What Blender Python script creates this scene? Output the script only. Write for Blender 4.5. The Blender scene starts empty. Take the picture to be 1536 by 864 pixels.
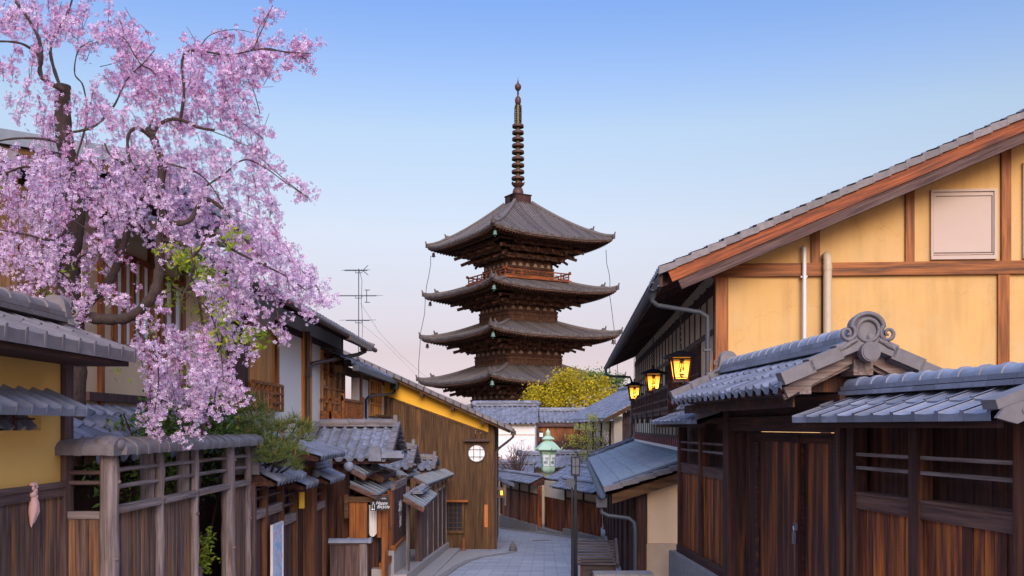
import bpy, math, random
import numpy as np
from mathutils import Vector, Matrix
random.seed(7); RNG = np.random.default_rng(11)
R = math.radians
S = bpy.context.scene
COL = S.collection

# ------------------------------------------------------------------ camera (eye at the origin, horizon z = 0)
F = 1380.0                                   # focal length in photo pixels (photo is 1536 wide)
cam_d = bpy.data.cameras.new('camera'); cam = bpy.data.objects.new('camera', cam_d); COL.objects.link(cam)
cam.location = (0, 0, 0); cam.rotation_euler = (R(90), 0, 0)
cam_d.sensor_width = 36; cam_d.lens = 36 * F / 1536; cam_d.shift_y = (640 - 432) / 1536
cam_d.clip_end = 4000; cam_d.clip_start = .1
S.camera = cam

# ------------------------------------------------------------------ sky, sun, exposure
SUN_EL, SUN_AZ = 24.0, 173.0                 # azimuth clockwise from +Y: behind the camera, to the right
w = bpy.data.worlds.new('World'); S.world = w; w.use_nodes = True
nt = w.node_tree; nt.nodes.clear()
out = nt.nodes.new('ShaderNodeOutputWorld'); bg = nt.nodes.new('ShaderNodeBackground')
sky = nt.nodes.new('ShaderNodeTexSky'); sky.sky_type = 'NISHITA'; sky.sun_disc = False
sky.sun_elevation = R(SUN_EL); sky.sun_rotation = R(SUN_AZ)
sky.altitude = 50; sky.air_density = 1.0; sky.dust_density = 1.0; sky.ozone_density = 2.0
tc = nt.nodes.new('ShaderNodeTexCoord'); sep = nt.nodes.new('ShaderNodeSeparateXYZ')
ramp = nt.nodes.new('ShaderNodeValToRGB'); mul = nt.nodes.new('ShaderNodeMix'); mul.data_type = 'RGBA'; mul.blend_type = 'MULTIPLY'
mul.inputs[0].default_value = 1
def setramp(r, stops):
    e = r.color_ramp.elements
    while len(e) > len(stops): e.remove(e[-1])
    while len(e) < len(stops): e.new(1)
    for i, (p, c) in enumerate(stops):
        e[i].position = p; e[i].color = (*c, 1) if len(c) == 3 else c
SKY_TINT = [(0, (0.178, 0.143, 0.19)), (0.03, (0.197, 0.151, 0.197)), (0.08, (0.216, 0.141, 0.147)), (0.15, (0.301, 0.203, 0.178)), (0.205, (0.371, 0.262, 0.216)), (0.304, (0.393, 0.32, 0.269)), (0.353, (0.336, 0.304, 0.308)), (0.42, (0.254, 0.276, 0.336)), (0.56, (1.1, 0.98, 1.05)), (0.75, (1.35, 1.15, 1.15))]
setramp(ramp, SKY_TINT)
nt.links.new(tc.outputs['Generated'], sep.inputs[0]); nt.links.new(sep.outputs[2], ramp.inputs[0])
nt.links.new(sky.outputs[0], mul.inputs[6]); nt.links.new(ramp.outputs[0], mul.inputs[7])
nt.links.new(mul.outputs[2], bg.inputs[0]); nt.links.new(bg.outputs[0], out.inputs[0])
bg.inputs[1].default_value = .15
sd = bpy.data.lights.new('sun', 'SUN'); sun = bpy.data.objects.new('sun', sd); COL.objects.link(sun)
sd.energy = .55; sd.angle = R(28); sd.color = (1, .9, .78)
az, el = R(SUN_AZ), R(SUN_EL)
sun.rotation_euler = Vector((-math.sin(az)*math.cos(el), -math.cos(az)*math.cos(el), -math.sin(el))).to_track_quat('-Z', 'Y').to_euler()
sun.location = (20, -60, 40)
S.view_settings.view_transform = 'Standard'; S.view_settings.look = 'None'; S.view_settings.gamma = 1
S.view_settings.exposure = 2.12
S.render.engine = 'CYCLES'
S.cycles.max_bounces = 6; S.cycles.diffuse_bounces = 3; S.cycles.glossy_bounces = 2; S.cycles.transparent_max_bounces = 6
S.cycles.use_denoising = True

# ------------------------------------------------------------------ materials
MATS = {}
def new_mat(name):
    m = bpy.data.materials.new(name); m.use_nodes = True
    n, l = m.node_tree.nodes, m.node_tree.links
    b = n['Principled BSDF']; MATS[name] = m
    return m, n, l, b
def noise(n, l, vec, scale, detail=4, rough=.55):
    t = n.new('ShaderNodeTexNoise'); t.inputs['Scale'].default_value = scale
    t.inputs['Detail'].default_value = detail; t.inputs['Roughness'].default_value = rough
    if vec is not None: l.new(vec, t.inputs['Vector'])
    return t.outputs['Fac']
def rampn(n, l, fac, stops):
    r = n.new('ShaderNodeValToRGB'); setramp(r, stops); l.new(fac, r.inputs[0]); return r.outputs[0]
def mixc(n, l, fac, a, b, mode='MIX'):
    m = n.new('ShaderNodeMix'); m.data_type = 'RGBA'; m.blend_type = mode
    for sock, v in ((m.inputs[0], fac), (m.inputs[6], a), (m.inputs[7], b)):
        if hasattr(v, 'is_linked'): l.new(v, sock)
        elif isinstance(v, (int, float)): sock.default_value = v
        else: sock.default_value = (*v, 1)
    return m.outputs[2]
def mapping(n, l, vec, scale, rnd=None):
    m = n.new('ShaderNodeMapping'); m.inputs['Scale'].default_value = scale; l.new(vec, m.inputs['Vector'])
    if rnd is not None:
        v = n.new('ShaderNodeVectorMath'); v.operation = 'SCALE'; v.inputs[0].default_value = (13.1, 7.7, 19.3)
        l.new(rnd, v.inputs['Scale']); l.new(v.outputs[0], m.inputs['Location'])
    return m.outputs[0]
def val(n, l, fac, lo, hi):
    m = n.new('ShaderNodeMapRange'); m.inputs['To Min'].default_value = lo; m.inputs['To Max'].default_value = hi
    l.new(fac, m.inputs['Value']); return m.outputs[0]
def bump(n, l, b, h, strength=.3, dist=.01):
    u = n.new('ShaderNodeBump'); u.inputs['Strength'].default_value = strength; u.inputs['Distance'].default_value = dist
    l.new(h, u.inputs['Height']); l.new(u.outputs[0], b.inputs['Normal'])
def base_nodes(name):
    m, n, l, b = new_mat(name)
    t = n.new('ShaderNodeTexCoord'); g = n.new('ShaderNodeNewGeometry')
    return m, n, l, b, t.outputs['Object'], g.outputs['Random Per Island']
GR = {'z': (1, 1, .05), 'x': (.05, 1, 1), 'y': (1, .05, 1)}
def wood(name, c1, c2, accent=None, amt=.5, grain='z', rough=.75, fine=22, tint=.28, wide=4.5):
    m, n, l, b, co, rnd = base_nodes(name)
    g = GR[grain]
    mp = mapping(n, l, co, tuple(k*fine for k in g), rnd)
    f = noise(n, l, mp, 1, 6, .65)
    c = rampn(n, l, f, [(.36, c1), (.66, c2)])
    if accent:
        mp2 = mapping(n, l, co, tuple(k*wide*(2.2 if k == 1 else 3) for k in g), rnd)
        f2 = noise(n, l, mp2, 1, 5, .6)
        a = rampn(n, l, f2, [(.62-.22*amt, (0,)*3), (.80-.18*amt, (1,)*3)])
        c = mixc(n, l, a, c, mixc(n, l, f, tuple(k*.55 for k in accent), accent))
    hs = n.new('ShaderNodeHueSaturation'); l.new(val(n, l, rnd, 1-tint, 1+tint), hs.inputs['Value'])
    l.new(c, hs.inputs['Color']); l.new(hs.outputs[0], b.inputs['Base Color'])
    b.inputs['Roughness'].default_value = rough
    b.inputs['Specular IOR Level'].default_value = .3
    bump(n, l, b, f, .45, .006)
    return m
def plaster(name, c, var=.12, rough=.9, streak=.15, crack=False):
    m, n, l, b, co, rnd = base_nodes(name)
    f = noise(n, l, co, 1.3, 6, .6)
    f2 = noise(n, l, mapping(n, l, co, (3.0, 3.0, .35)), 1, 5, .6)
    c1 = mixc(n, l, f, tuple(k*(1-var) for k in c), tuple(min(1, k*(1+var)) for k in c))
    c2 = mixc(n, l, rampn(n, l, f2, [(.45, (0,)*3), (.75, (streak,)*3)]), c1, tuple(k*.62 for k in c))
    if crack:
        v = n.new('ShaderNodeTexVoronoi'); v.feature = 'DISTANCE_TO_EDGE'; v.inputs['Scale'].default_value = .55
        wv = n.new('ShaderNodeVectorMath'); wv.operation = 'ADD'; nz = n.new('ShaderNodeTexNoise'); nz.inputs['Scale'].default_value = 2.5; nz.inputs['Detail'].default_value = 6
        l.new(co, nz.inputs['Vector']); l.new(co, wv.inputs[0]); l.new(nz.outputs['Color'], wv.inputs[1]); l.new(wv.outputs[0], v.inputs['Vector'])
        c2 = mixc(n, l, rampn(n, l, v.outputs['Distance'], [(.0, (.28,)*3), (.007, (0,)*3)]), c2, tuple(k*.5 for k in c))
        f3 = noise(n, l, mapping(n, l, co, (.5, .5, .5)), 1.7, 7, .7)
        c2 = mixc(n, l, rampn(n, l, f3, [(.42, (0,)*3), (.72, (.55,)*3)]), c2, (.58, .41, .22))
    l.new(c2, b.inputs['Base Color']); b.inputs['Roughness'].default_value = rough
    b.inputs['Specular IOR Level'].default_value = .2
    bump(n, l, b, noise(n, l, co, 60, 4), .18, .004)
    return m
def tile(name, c, var=.3, rough=.42, moss=None, spec=.5):
    m, n, l, b, co, rnd = base_nodes(name)
    f = noise(n, l, co, 9, 5, .6)
    c1 = mixc(n, l, rnd, tuple(k*(1-var) for k in c), tuple(min(1, k*(1+var)) for k in c))
    c2 = mixc(n, l, rampn(n, l, f, [(.35, (0,)*3), (.75, (.7,)*3)]), c1, tuple(k*.6 for k in c))
    if moss: c2 = mixc(n, l, rampn(n, l, noise(n, l, co, 3.1, 6, .7), [(.52, (0,)*3), (.68, (.75,)*3)]), c2, moss)
    l.new(c2, b.inputs['Base Color'])
    l.new(val(n, l, f, rough-.08, rough+.2), b.inputs['Roughness']); b.inputs['Specular IOR Level'].default_value = spec
    bump(n, l, b, noise(n, l, co, 35, 4), .12, .004)
    return m
def flat(name, c, rough=.6, metal=0, var=.15, scale=8, spec=.4):
    m, n, l, b, co, rnd = base_nodes(name)
    f = noise(n, l, co, scale, 5, .6)
    l.new(mixc(n, l, f, tuple(k*(1-var) for k in c), tuple(min(1, k*(1+var)) for k in c)), b.inputs['Base Color'])
    b.inputs['Roughness'].default_value = rough; b.inputs['Metallic'].default_value = metal
    b.inputs['Specular IOR Level'].default_value = spec
    if name in ('bark', 'stone'): bump(n, l, b, noise(n, l, mapping(n, l, co, (1, 1, .45)), 26, 6, .7), 1.0, .03)
    return m
def leafmat(name, stops, transl=.35, rough=.6):
    m, n, l, b, co, rnd = base_nodes(name)
    c = rampn(n, l, rnd, stops)
    l.new(c, b.inputs['Base Color']); b.inputs['Roughness'].default_value = rough; b.inputs['Specular IOR Level'].default_value = .2
    tr = n.new('ShaderNodeBsdfTranslucent'); l.new(c, tr.inputs[0])
    mx = n.new('ShaderNodeMixShader'); mx.inputs[0].default_value = transl
    o = n['Material Output']
    l.new(b.outputs[0], mx.inputs[1]); l.new(tr.outputs[0], mx.inputs[2]); l.new(mx.outputs[0], o.inputs[0])
    return m
def glow(name, c, strength):
    m, n, l, b, co, rnd = base_nodes(name)
    b.inputs['Base Color'].default_value = (*c, 1); b.inputs['Roughness'].default_value = .6
    b.inputs['Emission Color'].default_value = (*c, 1); b.inputs['Emission Strength'].default_value = strength
    return m

# woods: r = red-brown gate boards, d = nearly black, g = weathered grey, o = fresh orange timber, b = brown planks
for gname in 'zxy':
    wood('dark_wood_'+gname, (.020, .008, .007), (.070, .027, .018), (.20, .060, .018), .42, gname)
    wood('grey_wood_'+gname, (.10, .072, .064), (.27, .205, .185), (.20, .085, .035), .34, gname, .85, 30)
    wood('orange_wood_'+gname, (.12, .034, .007), (.36, .112, .020), (.040, .013, .007), .42, gname, .55, 18, .2)
    wood('red_wood_'+gname, (.036, .010, .008), (.14, .038, .015), (.50, .135, .018), .76, gname, .55, 32, .3)
    wood('brown_wood_'+gname, (.040, .020, .009), (.135, .064, .024), (.19, .095, .032), .45, gname, .8, 24, .28)
    wood('shed_wood_'+gname, (.045, .025, .022), (.13, .075, .062), (.17, .12, .11), .45, gname, .85, 24, .3)
wood('door_wood_z', (.020, .007, .007), (.070, .021, .014), (.40, .10, .015), .80, 'z', .5, 30, .25, 2.6)
wood('pagoda_wood_z', (.038, .019, .014), (.12, .058, .036), (.20, .09, .045), .45, 'z', .8, 6, .3)
wood('barge_wood_x', (.10, .020, .004), (.36, .080, .010), (.030, .010, .007), .50, 'x', .6, 24, .15)
wood('box_wood_x', (.018, .013, .013), (.075, .055, .055), (.10, .07, .065), .3, 'x', .8, 30, .25)
wood('rail_wood_x', (.045, .020, .016), (.15, .075, .055), (.20, .085, .04), .4, 'x', .75, 26, .2)
wood('plank_wood_z', (.045, .023, .017), (.175, .105, .078), (.38, .15, .035), .58, 'z', .85, 30, .25)
wood('gold_wood_z', (.34, .11, .014), (.62, .25, .04), (.14, .04, .008), .3, 'z', .5, 20, .2)
wood('tan_wood_z', (.05, .018, .009), (.15, .055, .022), (.24, .09, .03), .35, 'z', .65, 20, .2)
wood('purple_wood_z', (.035, .014, .013), (.085, .036, .030), (.13, .05, .03), .4, 'z', .7, 24, .3)
plaster('gable_plaster', (.61, .365, .135), .12, streak=.55, crack=True)
plaster('ochre_plaster', (.66, .38, .10), .07, streak=.08)
plaster('bright_ochre', (.80, .42, .045), .06, streak=.05)
plaster('cream_plaster', (.62, .50, .35), .10)
plaster('peach_plaster', (.68, .47, .28), .10)
plaster('white_plaster', (.80, .72, .62), .05, streak=.06)
plaster('storehouse_plaster', (.80, .74, .72), .04, streak=.05)
tile('roof_tile', (.175, .178, .215), .42, .52, (.125, .12, .12), .4)
tile('roof_tile_brown', (.150, .125, .125), .28, .5)
tile('roof_tile_pale', (.21, .22, .27), .25, .4)
tile('temple_tile', (.120, .098, .092), .4, .7, (.16, .14, .11), .3)
tile('verge_tile', (.145, .128, .132), .15, .55)
tile('slate_metal', (.16, .18, .21), .12, .38)
flat('pipe_grey', (.06, .066, .08), .5, .2)
flat('pipe_brown', (.085, .052, .042), .45, .1)
flat('pipe_white', (.66, .60, .58), .4)
flat('pipe_beige', (.48, .38, .26), .5)
flat('black_metal', (.012, .013, .018), .4, .4)
flat('steel', (.45, .46, .5), .3, .9)
flat('copper_green', (.40, .55, .37), .6, .1, .18, 14)
flat('bell_green', (.12, .22, .17), .6, .1, .2, 9)
plaster('old_plaster', (.36, .27, .19), .1)
flat('rust_bronze', (.09, .04, .03), .55, .4, .35, 6)
flat('gold', (.20, .12, .012), .6, .2, .4, 5)
flat('dark_stone', (.10, .09, .09), .9, 0, .4, 9)
flat('stone', (.23, .21, .20), .9, 0, .35, 7)
flat('concrete', (.32, .29, .27), .9, 0, .22, 5)
flat('plinth_stone', (.42, .30, .19), .9, 0, .2, 5)
flat('bark', (.055, .034, .026), .9, 0, .6, 22)
flat('twig', (.085, .045, .04), .85, 0, .4, 9)
flat('red_paint', (.16, .025, .03), .6, 0, .2, 9)
flat('cloth_pink', (.62, .36, .30), .85, 0, .15, 9)
flat('cloth_white', (.72, .66, .60), .8, 0, .08, 6)
flat('paper_white', (.78, .78, .76), .7, 0, .04, 3)
flat('blind', (.50, .38, .31), .7, 0, .05, 3)
flat('ink', (.012, .011, .012), .7, 0, .1, 3)
flat('chalk', (.80, .78, .76), .7, 0, .05, 3)
flat('sign_black', (.014, .012, .016), .45, 0, .1, 3)
flat('yellow_paper', (.75, .40, .02), .6, 0, .1, 5)
flat('orange_board', (.50, .14, .03), .6, 0, .2, 9)
flat('soil', (.05, .04, .03), .95, 0, .4, 5)
flat('window_dark', (.02, .022, .028), .12, 0, .1, 3, .6)
flat('window_sky', (.10, .10, .11), .08, .1, .1, 2, .8)
flat('poster_blue', (.30, .45, .62), .5, 0, .25, 6)
def poster_print():
    m, n, l, b, co, rnd = base_nodes('poster_print')
    f = noise(n, l, co, 6, 3); f2 = noise(n, l, co, 17, 4)
    c = rampn(n, l, f, [(.40, (.26, .42, .60)), (.52, (.55, .60, .68)), (.62, (.55, .40, .48))])
    c = mixc(n, l, rampn(n, l, f2, [(.62, (0,)*3), (.68, (.6,)*3)]), c, (.12, .12, .22))
    l.new(c, b.inputs['Base Color']); b.inputs['Roughness'].default_value = .45
poster_print()
for nm, c, k in (('lantern_bulb', (1.0, .72, .22), .5), ('porch_bulb', (1.0, .50, .04), .45)):
    glow(nm, c, k)
leafmat('blossom', [(0, (.42, .17, .36)), (.16, (.58, .34, .55)), (.42, (.70, .50, .68)), (.78, (.80, .66, .79)), (1, (.86, .76, .84))], .35)
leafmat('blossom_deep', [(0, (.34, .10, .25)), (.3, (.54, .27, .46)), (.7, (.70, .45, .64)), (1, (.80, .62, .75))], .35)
leafmat('bud', [(0, (.32, .03, .12)), (1, (.58, .10, .26))], .2)
leafmat('leaf_green', [(0, (.03, .06, .015)), (.5, (.075, .13, .025)), (.85, (.14, .21, .035)), (1, (.26, .28, .04))], .35)
leafmat('leaf_fresh', [(0, (.14, .22, .02)), (.6, (.30, .38, .035)), (1, (.48, .46, .04))], .45)
leafmat('leaf_yellow', [(0, (.22, .19, .012)), (.5, (.48, .36, .018)), (1, (.68, .52, .03))], .4)
leafmat('leaf_sapling', [(0, (.20, .22, .03)), (.6, (.40, .38, .05)), (1, (.55, .48, .08))], .4)
leafmat('pine_green', [(0, (.05, .09, .02)), (.6, (.15, .20, .045)), (1, (.32, .27, .07))], .15)
leafmat('far_green', [(0, (.05, .10, .03)), (.6, (.12, .20, .05)), (1, (.20, .26, .08))], .3)
leafmat('pine_candle', [(0, (.30, .10, .03)), (1, (.45, .20, .07))], .1)
leafmat('leaf_rust', [(0, (.16, .05, .02)), (1, (.32, .13, .05))], .2)
def lantern_paper():
    m, n, l, b, co, rnd = base_nodes('lantern_paper')
    b.inputs['Base Color'].default_value = (.75, .42, .10, 1); b.inputs['Emission Color'].default_value = (1, .42, .05, 1); b.inputs['Emission Strength'].default_value = .10
    tr = n.new('ShaderNodeBsdfTranslucent'); tr.inputs[0].default_value = (.95, .60, .16, 1)
    mx = n.new('ShaderNodeMixShader'); mx.inputs[0].default_value = .75
    l.new(b.outputs[0], mx.inputs[1]); l.new(tr.outputs[0], mx.inputs[2]); l.new(mx.outputs[0], n['Material Output'].inputs[0])
lantern_paper()
def paving():
    m, n, l, b, co, rnd = base_nodes('stone_paving')
    mp = n.new('ShaderNodeMapping'); mp.inputs['Rotation'].default_value = (0, 0, R(2)); l.new(co, mp.inputs[0])
    br = n.new('ShaderNodeTexBrick'); l.new(mp.outputs[0], br.inputs['Vector'])
    br.inputs['Color1'].default_value = (.24, .23, .25, 1); br.inputs['Color2'].default_value = (.44, .43, .43, 1)
    br.inputs['Mortar'].default_value = (.10, .095, .105, 1); br.inputs['Scale'].default_value = 1
    br.inputs['Mortar Size'].default_value = .016; br.inputs['Brick Width'].default_value = .62; br.inputs['Row Height'].default_value = .31
    f = noise(n, l, co, 1.1, 6, .65); f2 = noise(n, l, co, 30, 4)
    c = mixc(n, l, rampn(n, l, f, [(.35, (.05,)*3), (.7, (.6,)*3)]), br.outputs[0], (.28, .27, .29))
    c = mixc(n, l, .25, c, mixc(n, l, f2, (.18, .175, .18), (.38, .37, .38)))
    l.new(c, b.inputs['Base Color']); l.new(val(n, l, f, .55, .85), b.inputs['Roughness']); bump(n, l, b, br.outputs['Fac'], -.4, .006)
paving()
def render_tiles_flat(name, c):
    pass

# ------------------------------------------------------------------ mesh helpers
class MB:
    def __init__(s, oz=0.0):
        s.v = []; s.f = []; s.sm = []; s.oz = oz
    def add(s, verts, faces, smooth=False):
        k = len(s.v); s.v += [(p[0], p[1], p[2]) for p in verts]
        for f in faces: s.f.append(tuple(i+k for i in f)); s.sm.append(smooth)
    def box(s, x0, x1, y0, y1, z0, z1):
        if x0 > x1: x0, x1 = x1, x0
        if y0 > y1: y0, y1 = y1, y0
        if z0 > z1: z0, z1 = z1, z0
        s.add([(x0,y0,z0),(x1,y0,z0),(x1,y1,z0),(x0,y1,z0),(x0,y0,z1),(x1,y0,z1),(x1,y1,z1),(x0,y1,z1)],
              [(3,2,1,0),(4,5,6,7),(0,1,5,4),(1,2,6,5),(2,3,7,6),(3,0,4,7)])
    def beam(s, p0, p1, w, h, up=(0,0,1), taper=1.0):
        p0, p1 = Vector(p0), Vector(p1); d = (p1-p0).normalized()
        up = Vector(up); sx = d.cross(up)
        if sx.length < 1e-4: sx = d.cross(Vector((1,0,0)))
        sx.normalize(); uz = sx.cross(d)
        vs = []
        for p, k in ((p0, 1), (p1, taper)):
            for a, b in ((-1,-1),(1,-1),(1,1),(-1,1)):
                vs.append(p + sx*(a*w/2*k) + uz*(b*h/2*k))
        s.add(vs, [(0,1,2,3),(7,6,5,4),(0,4,5,1),(1,5,6,2),(2,6,7,3),(3,7,4,0)])
    def tube(s, path, r, n=8, caps=True, smooth=True):
        path = [Vector(p) for p in path]; m = len(path)
        rs = r if isinstance(r, (list, tuple)) else [r]*m
        vs = []; prev = None
        for i, p in enumerate(path):
            d = (path[min(i+1, m-1)] - path[max(i-1, 0)]).normalized()
            if prev is None:
                a = Vector((0,0,1)) if abs(d.z) < .9 else Vector((1,0,0))
                u = d.cross(a).normalized()
            else:
                u = prev - d*prev.dot(d)
                u = u.normalized() if u.length > 1e-5 else d.orthogonal().normalized()
            prev = u; v = d.cross(u)
            for k in range(n):
                t = 2*math.pi*k/n
                vs.append(p + u*(math.cos(t)*rs[i]) + v*(math.sin(t)*rs[i]))
        fs = [(i*n+k, i*n+(k+1) % n, (i+1)*n+(k+1) % n, (i+1)*n+k) for i in range(m-1) for k in range(n)]
        s.add(vs, fs, smooth)
        if caps:
            s.add(vs[:n], [tuple(range(n-1, -1, -1))]); s.add(vs[-n:], [tuple(range(n))])
    def lathe(s, cx, cy, prof, n=16, smooth=True, rot=0.0):
        vs = []; m = len(prof)
        for r, z in prof:
            for k in range(n):
                t = 2*math.pi*k/n + rot; vs.append((cx + r*math.cos(t), cy + r*math.sin(t), z))
        s.add(vs, [(i*n+k, i*n+(k+1) % n, (i+1)*n+(k+1) % n, (i+1)*n+k) for i in range(m-1) for k in range(n)], smooth)
        s.add(vs[:n], [tuple(range(n-1, -1, -1))]); s.add(vs[-n:], [tuple(range(n))])
    def prism(s, poly, a, b, axis='y'):
        """extrude a 2-D polygon: axis y -> poly is (x,z); x -> (y,z); z -> (x,y)"""
        def P(p, t):
            return (p[0], t, p[1]) if axis == 'y' else (t, p[0], p[1]) if axis == 'x' else (p[0], p[1], t)
        n = len(poly)
        s.add([P(p, a) for p in poly] + [P(p, b) for p in poly],
              [tuple(range(n)), tuple(range(2*n-1, n-1, -1))] + [(i, n+i, n+(i+1) % n, (i+1) % n) for i in range(n)])
    def quad(s, a, b, c, d): s.add([a, b, c, d], [(0, 1, 2, 3)])
    def ball(s, c, r, n=12, squash=1.0):
        prof = [(max(.0005, r*math.sin(math.pi*i/(n//2))), c[2] - r*squash*math.cos(math.pi*i/(n//2))) for i in range(n//2+1)]
        s.lathe(c[0], c[1], prof, n)
    def build(s, name, mat, parent=None, label=None):
        me = bpy.data.meshes.new(name)
        vs = [(x, y, z + s.oz) for x, y, z in s.v] if s.oz else s.v
        me.from_pydata(vs, [], s.f)
        me.polygons.foreach_set('use_smooth', s.sm)
        me.materials.append(MATS[mat] if isinstance(mat, str) else mat)
        me.update()
        o = bpy.data.objects.new(name, me); COL.objects.link(o)
        if parent is not None: o.parent = parent
        if label: o['label'] = label
        return o
def thing(name, label, cat, loc, rot=0.0, group=None):
    o = bpy.data.objects.new(name, None); COL.objects.link(o)
    o.location = loc; o.rotation_euler = (0, 0, rot); o.empty_display_size = .3
    o['label'] = label; o['category'] = cat
    if group: o['group'] = group
    return o
def M(t): return MB(-t.location.z)
def tag(o, label, cat, group=None):
    o['label'] = label; o['category'] = cat
    if group: o['group'] = group
    return o
def struct(o): o['kind'] = 'structure'; return o
def dup(root, loc, label, rot=None):
    r = root.copy(); COL.objects.link(r); r.location = loc; r['label'] = label
    if rot is not None: r.rotation_euler = (0, 0, rot)
    for ch in list(root.children):
        c = ch.copy(); COL.objects.link(c); c.parent = r
        for g in list(ch.children):
            d = g.copy(); COL.objects.link(d); d.parent = c
    return r
def np_quads(name, V, mat, parent=None, smooth=False):
    """V: (N,4,3) array, every quad an island of its own"""
    V = np.asarray(V, dtype=np.float32); n = V.shape[0]; k = V.shape[1]
    me = bpy.data.meshes.new(name)
    me.vertices.add(n*k); me.vertices.foreach_set('co', V.reshape(-1))
    me.loops.add(n*k); me.loops.foreach_set('vertex_index', np.arange(n*k, dtype=np.int32))
    me.polygons.add(n); me.polygons.foreach_set('loop_start', np.arange(0, n*k, k, dtype=np.int32))
    me.update(calc_edges=True); me.materials.append(MATS[mat]); me.validate()
    o = bpy.data.objects.new(name, me); COL.objects.link(o)
    if parent is not None: o.parent = parent
    return o
def text(body, size, mat, parent, loc, rot, name='lettering', ext=.002, align='CENTER', shear=0, sx=1, lh=.95, bold=0.0):
    c = bpy.data.curves.new(name, 'FONT'); c.body = body; c.size = size; c.extrude = ext
    c.offset = bold; c.align_x = align; c.align_y = 'CENTER'; c.shear = shear; c.space_line = lh; c.resolution_u = 3
    c.materials.append(MATS[mat])
    o = bpy.data.objects.new(name, c); COL.objects.link(o); o.parent = parent
    o.location = loc; o.rotation_euler = rot; o.scale = (sx, 1, 1)
    TEXTS.append(o); return o
TEXTS = []
def texts_to_mesh():
    dg = bpy.context.evaluated_depsgraph_get(); dg.update()
    for t in TEXTS:
        me = bpy.data.meshes.new_from_object(t.evaluated_get(dg)); me.name = 'lettering'
        o = bpy.data.objects.new('lettering', me); COL.objects.link(o); o.parent = t.parent
        o.location = t.location; o.rotation_euler = t.rotation_euler; o.scale = t.scale
    for t in TEXTS: bpy.data.objects.remove(t)
def G(d):
    return -1.7 - .08*d if d < 33 else -4.34 - .066*(d-33)
def px(x, y, d): return ((x-768)/F*d, d, (640-y)/F*d)
def dpl(x, X): return X*F/(x-768)          # depth where the column x crosses the plane X = const
def on_ground(x, y):
    d = 1.7/((y-640)/F - .08); return ((x-768)/F*d, d, G(d))

# ------------------------------------------------------------------ tiled roofs
def tile_slope(mb, e0, e1, t0, t1, pitch=.27, course=.24, rib=.035, lip=.022, eave_drop=.055, n=6, rnd=.004, pan=False):
    """pan-and-rib tiles on the patch eave e0-e1, top t0-t1; every tile an island"""
    e0, e1, t0, t1 = map(Vector, (e0, e1, t0, t1))
    nu = max(1, round((e1-e0).length/pitch)); nv = max(1, round(((t0+t1)/2-(e0+e1)/2).length/course))
    nrm = (e1-e0).cross(t0-e0).normalized()
    if nrm.z < 0: nrm = -nrm
    def P(u, v): return (e0.lerp(e1, u)).lerp(t0.lerp(t1, u), v)
    prof = []
    if pan: prof = [(0, rib*.5), (.03, 0), (.45, -.006), (.84, 0), (.87, rib*.8), (.93, rib), (.99, rib*.8)]; n = 6
    for i in range(n+1):
        if pan: break
        u = i/n
        prof.append((u, -.35*rib*math.sin(math.pi*u/.6) if u < .6 else rib*math.sin(math.pi*(u-.6)/.4)))
    for j in range(nv):
        va, vb = j/nv, min(1, (j+1.12)/nv)
        for i in range(nu):
            k = random.uniform(-rnd, rnd); vs = []
            drop = eave_drop if j == 0 else lip
            for (v, hh) in ((va, 'd'), (va, lip), (vb, 0)):
                for (u, h) in prof:
                    p = P((i+u)/nu, v)
                    if hh == 'd' and pan and j == 0:
                        q = p + nrm*lip; q.z -= drop; vs.append(q)
                    elif hh == 'd':
                        q = p + nrm*(h+lip+k); q.z -= drop*(1 if j else (1.0 if h <= 0 else .75)); vs.append(q)
                    else: vs.append(p + nrm*(h+hh+k))
            m = n+1
            mb.add(vs[m:], [(a, a+1, m+a+1, m+a) for a in range(n)], True)
            mb.add(vs[:2*m], [(a, a+1, m+a+1, m+a) for a in range(n)])
def ridge(mb, p0, p1, wid=.26, layers=2, lh=.05, r=.1, seg=.28, collar=.014, ends=True):
    """flat courses, then a round cap of collared ridge tiles"""
    p0, p1 = Vector(p0), Vector(p1); L = (p1-p0).length; d = (p1-p0)/L; up = Vector((0,0,1))
    sx = d.cross(up).normalized(); up2 = sx.cross(d)
    z = 0
    for k in range(layers):
        wk = wid*(1-.16*k); nseg = max(1, round(L/.34))
        for i in range(nseg):
            a = p0 + d*(L*i/nseg+.003) + up2*(z+lh/2); b = p0 + d*(L*(i+1)/nseg-.003) + up2*(z+lh/2)
            mb.beam(a, b, wk, lh-.008, up2)
        z += lh
    ns = max(1, round(L/seg)); m = 9
    def half(a, b, ra, rb):
        vs = []
        for c, rr in ((a, ra), (b, rb)):
            for i in range(m):
                t = math.pi*i/(m-1); vs.append(c + sx*(math.cos(t)*rr) + up2*(z - .01 + math.sin(t)*rr))
        mb.add(vs, [(i, i+1, m+i+1, m+i) for i in range(m-1)], True)
        mb.add(vs[:m], [tuple(range(m-1, -1, -1))]); mb.add(vs[m:], [tuple(range(m))])
    for i in range(ns):
        a = p0 + d*(L*i/ns); b = p0 + d*(L*(i+1)/ns)
        half(a, b, r, r*.98); half(b - d*min(.05, seg*.2), b + d*.004, r+collar, r+collar)
    return z
def verge(mb, e, t, wid=.12, th=.085, course=.26, side=1):
    """stepped verge tiles from eave point e up to t (in a plane across local axis)"""
    e, t = Vector(e), Vector(t); L = (t-e).length; d = (t-e)/L; n = max(1, round(L/course))
    sx = d.cross(Vector((0,0,1))).normalized(); up = sx.cross(d)
    for i in range(n):
        a = e + d*(L*i/n-.01); b = e + d*(L*(i+1)/n+.02)
        mb.beam(a + up*.022, b + up*.0, wid, th, up)
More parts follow.
